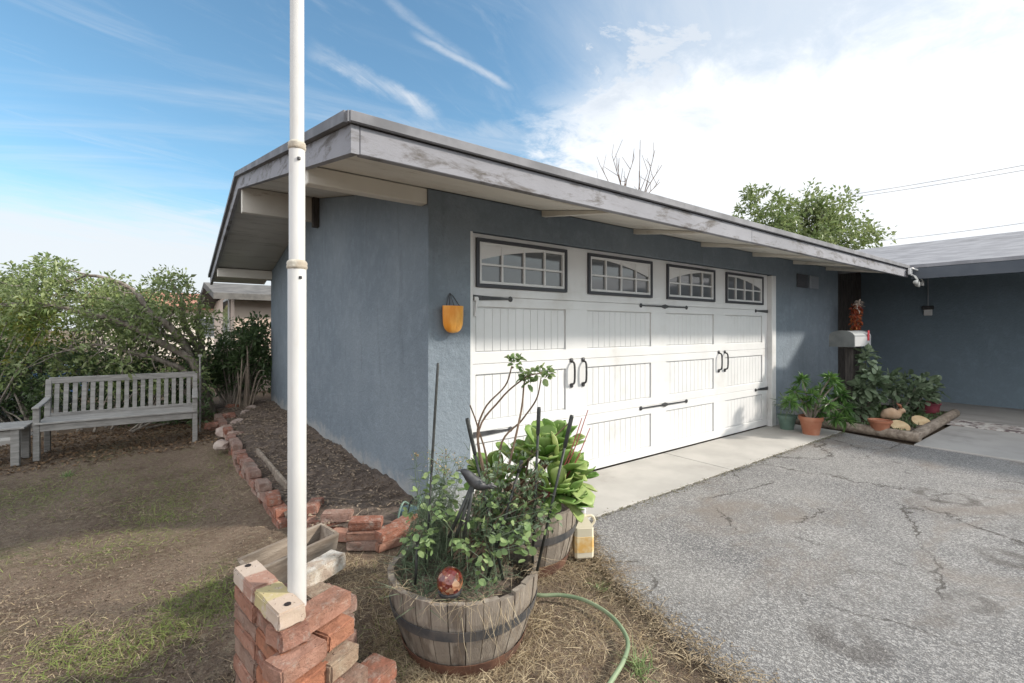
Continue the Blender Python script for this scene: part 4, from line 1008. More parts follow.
# door mat
mb = MB(); mb.box((9.12, 1.0, .028), (.55, 1.25, .012), bev=.003)
m_mat, t, p = nt_new('woven_mat'); v = coords(t, kind='World'); wv = t.nodes.new('ShaderNodeTexNoise'); wv.inputs['Scale'].default_value = 14; link(t, v, wv.inputs['Vector'])
cc = mix(t, ramp(t, wv.outputs['Fac'], .45, .55), (.28, .24, .22), (.52, .50, .47)); cc = mix(t, ramp(t, noise(t, v, 6, 3), .55, .6), cc, (.13, .10, .10)); link(t, cc, p.inputs['Base Color']); p.inputs['Roughness'].default_value = .95
o = obj('door_mat', mb, m_mat); tag(recentre(o, (9.12, 1.0, .022)), 'patterned grey and brown mat lying on the concrete walkway', 'mat')

# ------------------------------------------------------------------ shrubs and trees on the left
YT = [(-60, 300), (-30, 285), (0, 280), (20, 264), (50, 257), (75, 266), (95, 288), (110, 276), (125, 292), (140, 300), (152, 278), (165, 267), (185, 276), (200, 292), (212, 310)]
def ytop(x): return float(np.interp(x, [a for a, _ in YT], [b for _, b in YT]))
tr = thing('tangled_tree', 'sprawling grey-barked tree arching over behind the bench', 'tree', (.35, 8.9, -.12))
tk = W(); lf = W()
B0 = at(208, 408, d=7.6); B0.z = -.1
arms = [[(204, 405), (196, 370), (178, 335), (150, 312), (135, 292), (112, 280), (85, 276), (60, 290)],
        [(206, 405), (195, 365), (165, 345), (120, 322), (80, 312), (40, 303), (-20, 306)],
        [(207, 405), (201, 360), (186, 325), (182, 300), (170, 278)],
        [(205, 405), (188, 375), (160, 360), (130, 352), (95, 345), (60, 352)],
        [(208, 405), (204, 360), (197, 320), (205, 296)],
        [(203, 405), (180, 385), (150, 372), (110, 376), (60, 370), (20, 372)],
        [(206, 402), (190, 350), (150, 330), (110, 300), (60, 296), (10, 285)]]
Ds = [7.3, 7.0, 7.7, 6.9, 8.2, 7.6, 8.0]; ends = []
for a, D_, rr in zip(arms, Ds, (.075, .07, .06, .05, .06, .05, .06)):
    pts = [B0 + Vector((random.uniform(-.1, .1), random.uniform(-.1, .1), 0))] + [at(x, y, d=7.6 + (D_ - 7.6) * min(1, i_ / 3)) for i_, (x, y) in enumerate(a[1:], 1)]
    ps = limb(tk, pts, rr, .012, 8, 6, .006)
    for q in ps[len(ps) // 3:]:
        for _ in range(2):
            e = q + Vector(rng.normal(size=3) * np.array([.25, .3, .2])) + Vector((0, 0, .06))
            if e.z > 1.37 + (HZ - ytop(512 + F * (e.x * RT[0] + e.y * RT[1]) / (e.x * FW[0] + e.y * FW[1]))) / F * (e.x * FW[0] + e.y * FW[1]): continue
            limb(tk, [q, (q + e) / 2 + Vector(rng.normal(size=3) * .04), e], .010, .003, 4, 3); ends.append(e)
obj('trunk', tk, m_bark, tr, smooth=True)
cs = []
def pix(p_):
    d = p_[0] * FW[0] + p_[1] * FW[1]; r = p_[0] * RT[0] + p_[1] * RT[1]; return 512 + F * r / d, HZ - F * (p_[2] - CH) / d
for e in ends:
    x, y = pix(e)
    if y > ytop(x) - 2: cs.append(e)
for _ in range(270):
    x = random.uniform(-60, 208); yt = ytop(x); y = yt + 4 + (300 - 265) * 1.3 * random.random() ** 1.2 if random.random() < .62 else random.uniform(yt, 390)
    if 95 < x < 150 and y < 300 and random.random() < .6: continue
    cs.append(at(x, y, d=random.uniform(6.4, 8.6)))
clump(lf, cs, .13, 23, .085, .040, LEAF_D, up=.15)
obj('crown', lf, m_leaf, tr, fix=False)
# hedge behind the bench
def mass(name, label, n, fx, dens, ln, wd, mat, base, cat='shrub', rad=.16, stems=14, flat=1.):
    b = Vector(base); o = thing(name, label, cat, tuple(b)); lf = W(); st_ = W(); cs_ = [fx() for _ in range(n)]
    clump(lf, cs_, rad, dens, ln, wd, LEAF_D, up=.2)
    for c in cs_[:stems]: 
        j = Vector((c.x * .5 + b.x * .5, c.y * .5 + b.y * .5, b.z)); limb(st_, [j, (j + c) / 2 + Vector((0, 0, .05)), c], .018, .005, 5, 4)
    obj('stems', st_, m_bark, o); obj('leaves', lf, mat, o, fix=False); return o
mass('hedge', 'dark green leafy hedge right behind the long bench', 300, lambda: at(random.uniform(-60, 208), random.uniform(345, 425), d=random.uniform(7.2, 8.6)), 70, .08, .038, m_leafdark, (-1.0, 8.6, -.12), 'hedge', .19, 40)
mass('yellowing_shrub', 'shrub with yellow autumn leaves at the left edge behind the bench', 80, lambda: at(random.gauss(28, 24), random.uniform(305, 358), d=random.uniform(6.9, 8.8)), 34, .08, .045, m_leafyel, (-3.0, 11.2, -.12), rad=.2)
cc = [at(x, y, d=random.uniform(8.0, 9.0)) for x, y in [(random.gauss(252, 9), random.uniform(320, 372)) for _ in range(34)] + [(random.uniform(222, 268), random.uniform(335, 385)) for _ in range(34)] + [(random.uniform(205, 250), random.uniform(345, 395)) for _ in range(40)]]
shrub('corner_shrub', 'dense dark green shrub at the rear corner of the garage side wall', cc, (.95, 9.35, -.05), m_leafdark, .09, .045, .17, 70)
mb = W(); cb = thing('bare_shrub', 'arching bare grey stems below the corner shrub', 'shrub', (1.0, 9.2, -.05))
for _ in range(10):
    b0 = Vector((1.05 + random.uniform(-.15, .15), 9.0, -.02)); e = at(random.uniform(225, 268), random.uniform(330, 395), d=random.uniform(7.8, 8.6)); limb(mb, [b0, (b0 + e) / 2 + Vector((0, -.1, .28)), e], .016, .005, 5, 6)
obj('stems', mb, M('pale_stem', (.20, .16, .125), (.28, .23, .18), 8, .8), cb)
# leaf litter under the hedge
mb = MB(); n = 5200
xy = np.stack([rng.uniform(-3.5, 1.0, n), 7.0 + rng.random(n) ** .8 * 2.2], 1)
dd = rand_dirs(n); dd[:, 2] = np.abs(dd[:, 2]) * .35; leaves(mb, np.column_stack([xy, gz(xy[:, 0], xy[:, 1]) + .01]), unit(dd), .045, .026)
stuff('leaf_litter', mb, M('dead_leaf', (.17, .105, .06), (.24, .16, .09), 4, .9, island=(.09, .06, .04), kind='World'), 'fallen brown leaves under the hedge and bench', 'leaf litter', fix=False)

# generic tree
def tree(name, label, base, h, cr, n, mat, ln, wd, trunk_r=.16, dens=40, squash=1.0, bare=False, cat='tree', low=.35, group=None):
    b = Vector(base); o = thing(name, label, cat, tuple(b), 0, group); tk = MB(); cs_ = []
    r0 = random.Random(int(h * 97 + b.x * 13)); top = h * .55
    limb(tk, [(0, 0, -.2), (.05, .02, top * .5), (0, .1, top)], trunk_r, trunk_r * .6, 9, 5, .01)
    for k in range(9):
        a = k * 2.4; el = r0.uniform(.5, 1.3); L = cr * r0.uniform(.7, 1.05); s0 = Vector((0, .1 * .8, top * r0.uniform(.6, 1)))
        e = s0 + Vector((math.cos(a) * math.cos(el), math.sin(a) * math.cos(el), math.sin(el) * squash)) * L
        ps = limb(tk, [s0, (s0 + e) / 2 + Vector((0, 0, .15)), e], trunk_r * .4, .02, 6, 5, .02)
        for q in ps[2:]:
            for _ in range(3 if not bare else 4):
                t2 = q + Vector((r0.gauss(0, .3), r0.gauss(0, .3), r0.gauss(.25, .3))) * cr * (.4 if not bare else .35); limb(tk, [q, (q + t2) / 2 + Vector((0, 0, .05)), t2], .018, .004, 4, 3); cs_.append(t2)
    obj('trunk', tk, m_bark, o, smooth=True)
    if not bare:
        for _ in range(n):
            d = Vector(rand_dirs(1)[0]); rr_ = cr * (.55 + .45 * random.random()) ; p_ = Vector((0, 0, h - cr * squash)) + Vector((d.x * rr_, d.y * rr_, d.z * rr_ * squash))
            lump = math.sin(p_.x * 2.1 + b.x) * math.cos(p_.y * 1.9) * math.sin(p_.z * 2.3 + 1)
            if p_.z > h * low and lump > -.35: cs_.append(p_)
        lf = MB(); clump(lf, cs_, cr * .13, dens, ln, wd, LEAF_D, up=.2); obj('crown', lf, mat, o, fix=False)
    return o
q = at(808, 329, d=18.0); tree('broadleaf_tree', 'bushy green tree showing above the garage roof near the wing', (q.x + .2, q.y, -.1), 6.9, 2.5, 340, m_leaf, .20, .095, dens=34, squash=1.05)
q = at(775, 329, d=19.0)
# narrow upright crown lobes on the same skyline
q = at(762, 329, d=17); tree('broadleaf_tree', 'slimmer green treetop left of the bushy tree above the roof', (q.x, q.y, -.1), 6.75, 1.25, 150, m_leaf, .19, .09, .1, 34, 1.6)
q = at(1012, 329, d=20); tree('broadleaf_tree', 'wispy green treetop just above the wing roof at the right edge', (q.x, q.y, -.1), 5.75, .9, 8, m_leaf, .16, .08, .08, 10, 1.2)
q = at(632, 329, d=14)
bt = thing('bare_tree', 'leafless tree whose thin twigs show above the garage roof', 'tree', (q.x, q.y, -.1)); mb = W()
limb(mb, [(q.x, q.y, -.1), (q.x + .1, q.y, 2), (q.x, q.y, 4.2)], .12, .05, 8, 5)
f0 = Vector((q.x, q.y, 4.2))
for (px, py) in ((612, 155), (617, 165), (634, 158), (655, 150), (662, 165), (648, 172), (640, 150), (626, 178), (597, 178), (660, 182), (600, 165)):
    e = at(px, py, d=14 + random.uniform(-.5, .5)); ps = limb(mb, [f0, (f0 + e) / 2 + Vector(rng.normal(size=3) * .15), e], .024, .007, 5, 6)
    for s_ in ps[3:]:
        if random.random() < .5: limb(mb, [s_, s_ + Vector(rng.normal(size=3) * .15) + Vector((0, 0, .35))], .009, .005, 4, 3)
obj('branches', mb, m_twig, bt)

# ------------------------------------------------------------------ neighbour houses and cars
def nhouse(name, label, x0, x1, y0, y1, h, wallm, roofm, z0=-.15, ov=.5, rise=.9, win=(), axis='x'):
    o = thing(name, label, 'house', (x0, y0, z0)); mb = W(); mb.b2(x0, x1, y0, y1, z0, h); obj('wall', mb, wallm, o)
    mb = W()
    if axis == 'x':
        ym = (y0 + y1) / 2; mb.prism([(y0 - ov, h - .05), (ym, h + rise), (y1 + ov, h - .05), (y1 + ov, h - .18), (ym, h + rise - .14), (y0 - ov, h - .18)], lambda a, b, u: (u, a, b), x0 - ov, x1 + ov)
    else:
        xm = (x0 + x1) / 2; mb.prism([(x0 - ov, h - .05), (xm, h + rise), (x1 + ov, h - .05), (x1 + ov, h - .18), (xm, h + rise - .14), (x0 - ov, h - .18)], lambda a, b, u: (a, u, b), y0 - ov, y1 + ov)
    obj('roof', mb, roofm, o)
    for (kind, a, b, c, d) in win:
        mb = W(); g = W()
        if kind == 'y': mb.b2(a, b, y0 - .05, y0 - .002, c, d, bev=.01); g.b2(a + .06, (a + b) / 2 - .03, y0 - .056, y0 - .051, c + .06, d - .06); g.b2((a + b) / 2 + .03, b - .06, y0 - .056, y0 - .051, c + .06, d - .06)
        else: mb.b2(x0 - .05, x0 - .002, a, b, c, d, bev=.01); g.b2(x0 - .056, x0 - .051, a + .06, b - .06, c + .06, d - .06)
        w = obj('window', mb, m_white, o); obj('pane', g, m_glass, w)
    return o
nhouse('house', 'low pink stucco building with grey eaves behind the rear garage corner', 1.25, 8.5, 11.9, 17, 2.18, m_pink, M('dark_eave_wood', (.10, .095, .09), (.16, .15, .14), 4, .9), ov=.42, rise=.40, win=(('x', 12.6, 13.8, 1.0, 2.1),))
m_tile = M('red_tile', (.30, .13, .09), (.40, .20, .14), 3, .85, .5, 20, kind='World')
nhouse('house', 'distant pale house with reddish roof seen through the tree', -2.6, 6, 30, 38, 2.6, M('pale_wall', (.62, .56, .5), None), m_tile, win=(('y', -1.5, 0, .9, 2.0), ('y', 1.5, 3, .9, 2.0)))
nhouse('house', 'distant cream house with grey roof at the far left behind the trees', -22, -11, 24, 32, 2.6, M('cream_wall', (.55, .5, .4), None), m_roof, win=(('y', -19, -17, .9, 2.0), ('y', -15, -13, .9, 2.0)))
def car(label, loc, rz, paint):
    o = thing('parked_car', label, 'car', loc, rz, 'cars parked beyond the hedge')
    prof = [(-2.2, .35), (-2.25, .6), (-2.15, .88), (-1.5, .95), (-.95, 1.32), (.35, 1.36), (1.05, .95), (1.95, .82), (2.2, .6), (2.2, .32), (1.85, .3), (1.75, .5), (1.4, .62), (1.05, .5), (.95, .3), (-.95, .3), (-1.05, .5), (-1.4, .62), (-1.75, .5), (-1.85, .3)]
    mb = MB(); mb.prism(prof, lambda a, b, u: (a, u * (1 if b < .98 else .80), b), -.86, .86); obj('body', mb, paint, o)
    mb = MB(); mb.prism([(-1.32, .98), (-.86, 1.27), (.3, 1.31), (.88, .98)], lambda a, b, u: (a, u * (1 if b < 1 else .825), b), -.868, .868); obj('side_window', mb, m_glass, o)
    mb = MB(); mb.add([(1.09, -.72, .955), (1.09, .72, .955), (.44, .6, 1.335), (.44, -.6, 1.335)], [(0, 1, 2, 3)]); obj('windscreen', mb, m_glass, o)
    for x in (-1.4, 1.4):
        for y in (-.78, .78):
            mb = MB(); mb.tube([(x, y - .1, .32), (x, y + .1, .32)], .32, 20); w = obj('wheel', mb, m_rod, o)
            mb = MB(); mb.tube([(x, y - .105, .32), (x, y + .105, .32)], .19, 14); obj('rim', mb, M('alloy', (.45, .45, .46), None, metal=.8, rough=.3), w)
    mb = MB(); [mb.b2(2.16, 2.22, s * .62 - .16, s * .62 + .16, .6, .74, bev=.02) for s in (-1, 1)]; obj('headlight', mb, m_lamp, o)
    return o
car('blue parked car glimpsed through the foliage left of centre of the hedge', (-3.4, 13.2, -.20), R(8), M('blue_paint', (.06, .12, .30), None, rough=.2, spec=.6))
car('white parked car behind the hedge at the left edge of the photo', (-4.25, 10.4, -.42), R(3), M('white_paint', (.7, .72, .74), None, rough=.2, spec=.6))

# background trees beyond the neighbours
bg = [(-9, 26, 4.2, 2.0), (-5, 24, 3.8, 1.8), (-14, 22, 4.4, 2.2), (-1.5, 27, 3.9, 1.9), (-19, 18, 4.6, 2.3), (-11, 17, 3.0, 1.6), (-7, 19.5, 3.0, 1.5)]
for i_, (x, y, h, c) in enumerate(bg):
    tree('background_tree', 'green tree in the row beyond the neighbouring drive', (x, y, -.3), h, c, 60, m_leaf if i_ % 2 else m_leafdark, .2, .1, .12, 26, .8, low=.12, group='trees beyond the neighbouring drive')

# street trees far behind the camera (the garage windows mirror them)
tree('street_tree', 'tall leafy tree across the street, behind the viewer', (4, -19, 0), 7.5, 3.2, 90, m_leaf, .34, .2, .22, 30, .95)
tree('street_tree', 'rounder dark tree across the street, behind the viewer', (-7, -16, 0), 6.2, 2.8, 80, m_leafdark, .34, .2, .2, 30, .95)

# overhead wires
def wire(a, b, da, db, label, sag=.5):
    A, B_ = at(*a, d=da), at(*b, d=db); A2 = A - (B_ - A) * .6; B2_ = B_ + (B_ - A) * 2
    pts = []
    for k in range(25):
        f = k / 24; q = A2.lerp(B2_, f); q.z -= sag * 4 * f * (1 - f) - sag * .8; pts.append(q)
    mb = MB(); mb.tube(pts, .010, 5); o = obj('power_line', mb, M('wire_grey', (.10, .10, .11), None)); tag(recentre(o, pts[0]), label, 'power line', 'overhead wires')
wire((838, 199), (1024, 163), 24, 20, 'upper overhead wire crossing the white sky at the right')
wire((842, 201), (1024, 168), 24, 20, 'overhead wire just under the topmost one at the right')
wire((880, 243), (1024, 221), 26, 22, 'lowest overhead wire just above the wing roof')

# ------------------------------------------------------------------ grass, straw, weeds
def scatter_px(x0, x1, y0, y1, n, z=0.0):
    x = rng.uniform(x0, x1, n); y = rng.uniform(y0, y1, n); d = F * (CH - z) / (y - HZ); k = (x - 512) / F
    return (d[:, None] * FW + (k * d)[:, None] * RT)
def on_lawn(p_):
    x, y = p_[:, 0], p_[:, 1]
    edge = np.interp(y, [-30, .9, 1.24, 1.58, 1.99, 2.3], [1.70, 1.79, 1.83, 1.92, 2.11, 2.29])
    ok = (x < edge + .03) & ~((x > .62) & (y > 3.0)) & ~((y > 2.75) & (x > .95))
    ok &= np.hypot(x - B1[0], y - B1[1]) > .25
    ok &= np.hypot(x - B2[0], y - B2[1]) > .25
    ok &= ~((x > .26) & (x < .60) & (y > 1.55) & (y < 2.1))
    return ok & (y < 9)
def fnoise(p_, s, seed):
    x, y = p_[:, 0] * s + seed, p_[:, 1] * s + seed * 1.7
    return (np.sin(x * 1.3 + 1.7 * np.sin(y * .9)) + np.sin(y * 1.7 + 1.3 * np.sin(x * 1.1 + 2)) + .6 * np.sin(3.1 * x - 2.3 * y)) / 2.6
def addblades(mb, pts, ln, wd, up, bend):
    n = len(pts); z = gz(pts[:, 0], pts[:, 1]); d = rand_dirs(n); d[:, 2] = np.abs(d[:, 2]) * .5 + up; d = unit(d)
    blades(mb, np.column_stack([pts, z - .002]), d, ln * (.5 + rng.random(n)), wd * (.7 + .6 * rng.random(n)), bend)
# straw round the barrels: dense, matted
mb = MB()
p_ = np.concatenate([np.stack([rng.uniform(.55, 2.2, 46000), rng.uniform(.2, 2.9, 46000)], 1)]); p_ = p_[on_lawn(p_)]
keep = (fnoise(p_, 2.2, 3) + .55 > rng.random(len(p_)) * .9); p_ = p_[keep][:26000]
addblades(mb, p_, .052, .0020, .14, .9)
stuff('dry_straw', mb, m_straw, 'matted dry straw on the ground around the barrels', 'straw', fix=False)
# thin thatch all over lawn
mb = MB(); p_ = np.concatenate([scatter_px(-150, 420, 450, 760, 26000), scatter_px(-100, 330, 430, 520, 9000, -.1)]); p_ = p_[on_lawn(p_)]
p_ = p_[fnoise(p_, 1.6, 9) + .25 > rng.random(len(p_))]
addblades(mb, p_, .035, .0022, .14, .7)
stuff('dead_turf', mb, M('dead_turf', (.25, .19, .12), (.34, .27, .17), 2, .9, island=(.42, .35, .23), kind='World'), 'thin dead turf over the brown lawn', 'dead grass', fix=False)
# green grass patches
mb = MB(); p_ = np.concatenate([scatter_px(-150, 420, 440, 760, 60000), scatter_px(-100, 260, 440, 520, 20000, -.1)]); p_ = p_[on_lawn(p_)]
g = fnoise(p_, 1.1, 5); 
def blob(px, py, r, s=1.0, z=0):
    q = at(px, py, z=z); return s * np.exp(-((p_[:, 0] - q.x) ** 2 + (p_[:, 1] - q.y) ** 2) / r ** 2)
w_ = .30 * np.clip(g - .15, 0, 1) + blob(215, 590, .17, 1.6) + blob(190, 615, .14, .8) + blob(100, 655, .18, .5) + blob(60, 640, .12, .4) + blob(175, 500, .28, .55, -.1) + blob(130, 530, .35, .4, -.05) + blob(60, 490, .5, .3, -.1) + blob(160, 520, .2, .4, -.1) + blob(660, 650, .12, .6)
p_ = p_[w_ > rng.random(len(p_))]
addblades(mb, p_, .05, .003, .35, .5)
stuff('green_grass', mb, m_grass, 'patches of green grass in the brown lawn', 'grass', fix=False)
# straw and grass caught in and on the nearer barrel
mb = MB(); n = 700; a_ = rng.random(n) * 6.283; rr_ = np.where(rng.random(n) < .6, .30 + .05 * rng.random(n), .28 * np.sqrt(rng.random(n)))
z_ = np.where(rr_ > .3, .325, .285); d_ = rand_dirs(n); d_[:, 2] *= .35
keep = (np.sin(a_ * 2 + 1) + .5 * np.sin(a_ * 5) > -.4) | (rr_ < .3); 
blades(mb, np.column_stack([B1[0] + rr_ * np.cos(a_), B1[1] + rr_ * np.sin(a_), z_])[keep], unit(d_)[keep], .10 * (.3 + .8 * rng.random(keep.sum())), .0014, .9)
n = 200; a_ = rng.uniform(3.6, 6.6, n); a0_ = rng.random(n)
d_ = np.column_stack([.35 * np.cos(a_), .35 * np.sin(a_), -1 - rng.random(n)]) + rng.normal(size=(n, 3)) * .3
sel = np.sin(a_ * 3.1) > .1
blades(mb, np.column_stack([B1[0] + .35 * np.cos(a_), B1[1] + .35 * np.sin(a_), .25 + .08 * rng.random(n)])[sel], unit(d_)[sel], .12 * (.4 + rng.random(sel.sum())), .0014, .5)
stuff('barrel_straw', mb, m_straw, 'dry straw strands caught on the rim and soil of the nearer barrel', 'straw', fix=False)
# taller dead grass crowding the foot of both barrels and the brick stack
mb = MB()
for (cx_, cy_, r0_, r1_, n) in ((*B1, .25, .42, 2600), (*B2, .26, .42, 1500), (.42, 1.80, .20, .45, 1800)):
    a_ = rng.random(n) * 6.283; q_ = r0_ + (r1_ - r0_) * rng.random(n) ** 1.5; p_ = np.column_stack([cx_ + q_ * np.cos(a_), cy_ + q_ * np.sin(a_)]); p_ = p_[on_lawn(p_)]; addblades(mb, p_, .07, .0020, .5, .9)
stuff('tall_dead_grass', mb, m_straw, 'longer dead grass crowding the foot of the barrels and brick stack', 'dead grass', fix=False)
mb = MB(); n = 700; a_ = rng.random(n) * 6.283; q_ = .30 * np.sqrt(rng.random(n)); d_ = rand_dirs(n, .9)
px_ = B1[0] - .06 + q_ * np.cos(a_) * .8; py_ = B1[1] + q_ * np.sin(a_) * .8
blades(mb, np.column_stack([px_, py_, np.full(n, .28)]), d_, .11 * (.4 + rng.random(n)), .003, .7)
stuff('barrel_grass', mb, m_leafgrey, 'fine grey green grass sprouting from the soil of the nearer barrel', 'grass', fix=False)
# straw and crumbs spilling over the ragged asphalt edge
mb = MB(); n = 3200; yy = rng.uniform(.2, 2.25, n); xe = np.interp(yy, [.2, .9, 1.24, 1.58, 1.99, 2.3], [1.76, 1.79, 1.83, 1.92, 2.11, 2.29]); xx = xe + rng.normal(size=n) * .035 + np.abs(rng.normal(size=n)) * .05 * (rng.random(n) < .4)
d_ = rand_dirs(n); d_[:, 2] = np.abs(d_[:, 2]) * .15; blades(mb, np.column_stack([xx, yy, np.full(n, .006)]), unit(d_), .06 * (.3 + rng.random(n)), .0025, .6)
leaves(mb, np.column_stack([xx[:900] + rng.normal(size=900) * .05, yy[:900], np.full(900, .008)]), unit(d_[:900]), .011, .008)
stuff('edge_straw', mb, M('edge_crumbs', (.24, .18, .12), (.17, .125, .085), 4, .9, island=(.36, .29, .19), kind='World'), 'dirt and straw spilling over the ragged edge of the asphalt', 'debris', fix=False)
# soil crumbs over the lawn
mb = MB(); p_ = np.concatenate([scatter_px(-100, 420, 450, 740, 15000), np.stack([rng.uniform(.5, 2.1, 5000), rng.uniform(.2, 2.9, 5000)], 1)]); p_ = p_[on_lawn(p_)]; n = len(p_)
d_ = rand_dirs(n); d_[:, 2] = np.abs(d_[:, 2]) * .5; leaves(mb, np.column_stack([p_, gz(p_[:, 0], p_[:, 1]) + .001]), unit(d_), .014 * (.4 + rng.random(n)), .009)
stuff('soil_crumbs', mb, M('soil_crumbs', (.09, .066, .05), (.15, .112, .085), 6, .95, island=(.21, .165, .125), kind='World'), 'soil crumbs and bits of dead leaf over the bare lawn', 'soil crumbs', fix=False)
mb = MB(); p_ = scatter_px(600, 1040, 440, 690, 5200); p_ = p_[(p_[:, 0] > 2.0) & (p_[:, 1] < 2.3) & (p_[:, 0] < 7.0)]; n = len(p_)
for (x_, y_) in p_:
    q_ = random.uniform(.0015, .0042); h_ = q_ * .9; a_ = random.random() * 3
    vs_ = [(x_ + q_ * math.cos(a_ + k * 1.571) * random.uniform(.7, 1.3), y_ + q_ * math.sin(a_ + k * 1.571) * random.uniform(.7, 1.3), .0042) for k in range(4)] + [(x_, y_, .0042 + h_)]
    mb.add(vs_, [(0, 1, 4), (1, 2, 4), (2, 3, 4), (3, 0, 4)])
stuff('loose_grit', mb, M('loose_grit', (.30, .29, .28), (.12, .11, .10), 30, .9, island=(.40, .38, .35), kind='World'), 'loose grit and crumbs scattered on the asphalt', 'grit', fix=False)
# weeds by barrel and drive edge
def weed(px, py, label, n=26, L=.16, mat=None, z=0):
    q = at(px, py, z=z); o = thing('weed', label, 'weed', (q.x, q.y, float(gz(q.x, q.y)))); mb = MB(); d = rand_dirs(n, .9)
    blades(mb, np.zeros((n, 3)) + rng.normal(size=(n, 3)) * np.array([.02, .02, 0]), d, L * (.5 + rng.random(n) * .7), .005, .5)
    obj('blades', mb, mat or m_leaflite, o, fix=False)
weed(412, 520, 'tuft of green weed growing between the edging bricks and the barrel', 46, .22)
weed(600, 585, 'tiny grass tuft at the ragged asphalt edge above the hose', 20, .08)
weed(640, 665, 'bright green weed tuft inside the curve of the hose', 70, .10)
weed(67, 472, 'small green weed below the left end of the long bench', 40, .09, z=-.1)
weed(690, 655, 'sparse weed on the asphalt edge at the bottom of the picture', 24, .10, m_straw)
# debris on soil bed: crumbs, twigs, dead leaves
mb = MB(); n = 2600; xy = np.stack([rng.uniform(.74, 1.5, n), rng.uniform(3.2, 9, n)], 1); dd = rand_dirs(n); dd[:, 2] *= .2
zz = .035 + .07 * (xy[:, 0] - .7) / .9 + .018 * np.sin(9 * xy[:, 0] + 5 * xy[:, 1]) + .012
leaves(mb, np.column_stack([xy, zz]), unit(dd), .035, .016)
blades(mb, np.column_stack([xy[:500], zz[:500] + .005]), unit(dd[:500]), .12, .004, .4)
stuff('bed_litter', mb, M('crumbs', (.20, .15, .11), (.12, .09, .065), 6, .9, island=(.30, .24, .18), kind='World'), 'twigs and dead leaves strewn over the dark garden bed', 'litter', fix=False)
# grass creeping in the seam between apron and asphalt
mb = MB(); n = 1500; xx = rng.uniform(2.3, 7.2, n); d = rand_dirs(n, .3); d[:, 2] = np.abs(d[:, 2]); blades(mb, np.column_stack([xx, 2.34 + rng.normal(size=n) * .012, np.full(n, .008)]), unit(d), .022, .003, .6)
leaves(mb, np.column_stack([xx[:500], 2.31 + rng.normal(size=500) * .03, np.full(500, .014)]), unit(d[:500] * np.array([1, 1, .2])), .016, .010)
stuff('seam_debris', mb, M('seam_debris', (.12, .10, .06), (.10, .085, .06), 6, .9, island=(.17, .16, .08), kind='World'), 'dirt, moss and dead grass in the seam between apron and asphalt', 'debris', fix=False)

# ------------------------------------------------------------------ sky + sun
SV = Vector((.80, -.65, .62)).normalized()      # towards the sun
el = math.asin(SV.z); az = math.atan2(SV.x, SV.y)
sun_d = bpy.data.lights.new('sun', 'SUN'); sun = bpy.data.objects.new('sun', sun_d); C.objects.link(sun)
sun_d.energy = 2.8; sun_d.angle = R(3.5); sun_d.color = (1, .92, .82)
sun.rotation_euler = (-SV).to_track_quat('-Z', 'Y').to_euler()
w = bpy.data.worlds.new('World'); S.world = w; w.use_nodes = True; t = w.node_tree
bgn = t.nodes['Background']; sky = t.nodes.new('ShaderNodeTexSky'); sky.sky_type = 'NISHITA'; sky.sun_disc = False
sky.sun_elevation = el; sky.sun_rotation = az; sky.altitude = 100; sky.air_density = 1.0; sky.dust_density = 1.2; sky.ozone_density = 1.6
tc = t.nodes.new('ShaderNodeTexCoord'); sx = t.nodes.new('ShaderNodeSeparateXYZ'); link(t, tc.outputs['Generated'], sx.inputs[0])
zc_ = mth(t, 'ADD', mth(t, 'MAXIMUM', sx.outputs[2], 0.0), .16)
cb = t.nodes.new('ShaderNodeCombineXYZ'); link(t, mth(t, 'DIVIDE', sx.outputs[0], zc_), cb.inputs[0]); link(t, mth(t, 'DIVIDE', sx.outputs[1], zc_), cb.inputs[1])
def mapped(rot, sc, loc=(0, 0, 0)):
    m1 = t.nodes.new('ShaderNodeMapping'); m1.vector_type = 'POINT'; link(t, cb.outputs[0], m1.inputs[0]); m1.inputs['Rotation'].default_value = (0, 0, rot)
    m2 = t.nodes.new('ShaderNodeMapping'); link(t, m1.outputs[0], m2.inputs[0]); m2.inputs['Scale'].default_value = sc; m2.inputs['Location'].default_value = loc; return m2.outputs[0]
def dirv(px, py):
    d = Vector((FW[0] + (px - 512) / F * RT[0], FW[1] + (px - 512) / F * RT[1], (HZ - py) / F)).normalized(); return d
def near(px, py, a0, a1, jit=0.12, src=None):
    """soft disc of sky round a direction (angles in degrees), its rim broken by noise"""
    dp = t.nodes.new('ShaderNodeVectorMath'); dp.operation = 'DOT_PRODUCT'; nm = t.nodes.new('ShaderNodeVectorMath'); nm.operation = 'NORMALIZE'; link(t, tc.outputs['Generated'], nm.inputs[0])
    link(t, nm.outputs[0], dp.inputs[0]); dp.inputs[1].default_value = dirv(px, py)
    v_ = mth(t, 'ADD', dp.outputs['Value'], mth(t, 'MULTIPLY', mth(t, 'SUBTRACT', src, .5), jit))
    return ramp(t, v_, math.cos(R(a0)), math.cos(R(a1)))
n_big = noise(t, mapped(.6, (1.3, 1.7, 1)), 1.6, 12, .62, .25)
n_fine = noise(t, mapped(-.35, (.7, 2.6, 1)), 2.2, 9, .66, .6)
n_wisp = noise(t, mapped(.25, (.5, 2.2, 1), (3, 1, 0)), 1.0, 8, .6, 1.0)
n_edge = noise(t, mapped(.2, (1.6, 1.9, 1), (.7, .3, 0)), 2.6, 12, .66, .35)
jz = mth(t, 'ADD', sx.outputs[2], mth(t, 'MULTIPLY', mth(t, 'SUBTRACT', n_edge, .5), .30))
big = mth(t, 'MULTIPLY', near(970, 160, 43, 30, .34, n_edge), ramp(t, jz, .50, .37))
big2 = mth(t, 'MULTIPLY', near(650, 140, 11, 4, .10, n_edge), .8)
pale = mth(t, 'MULTIPLY', near(1010, 40, 44, 10, .14, n_fine), .75)
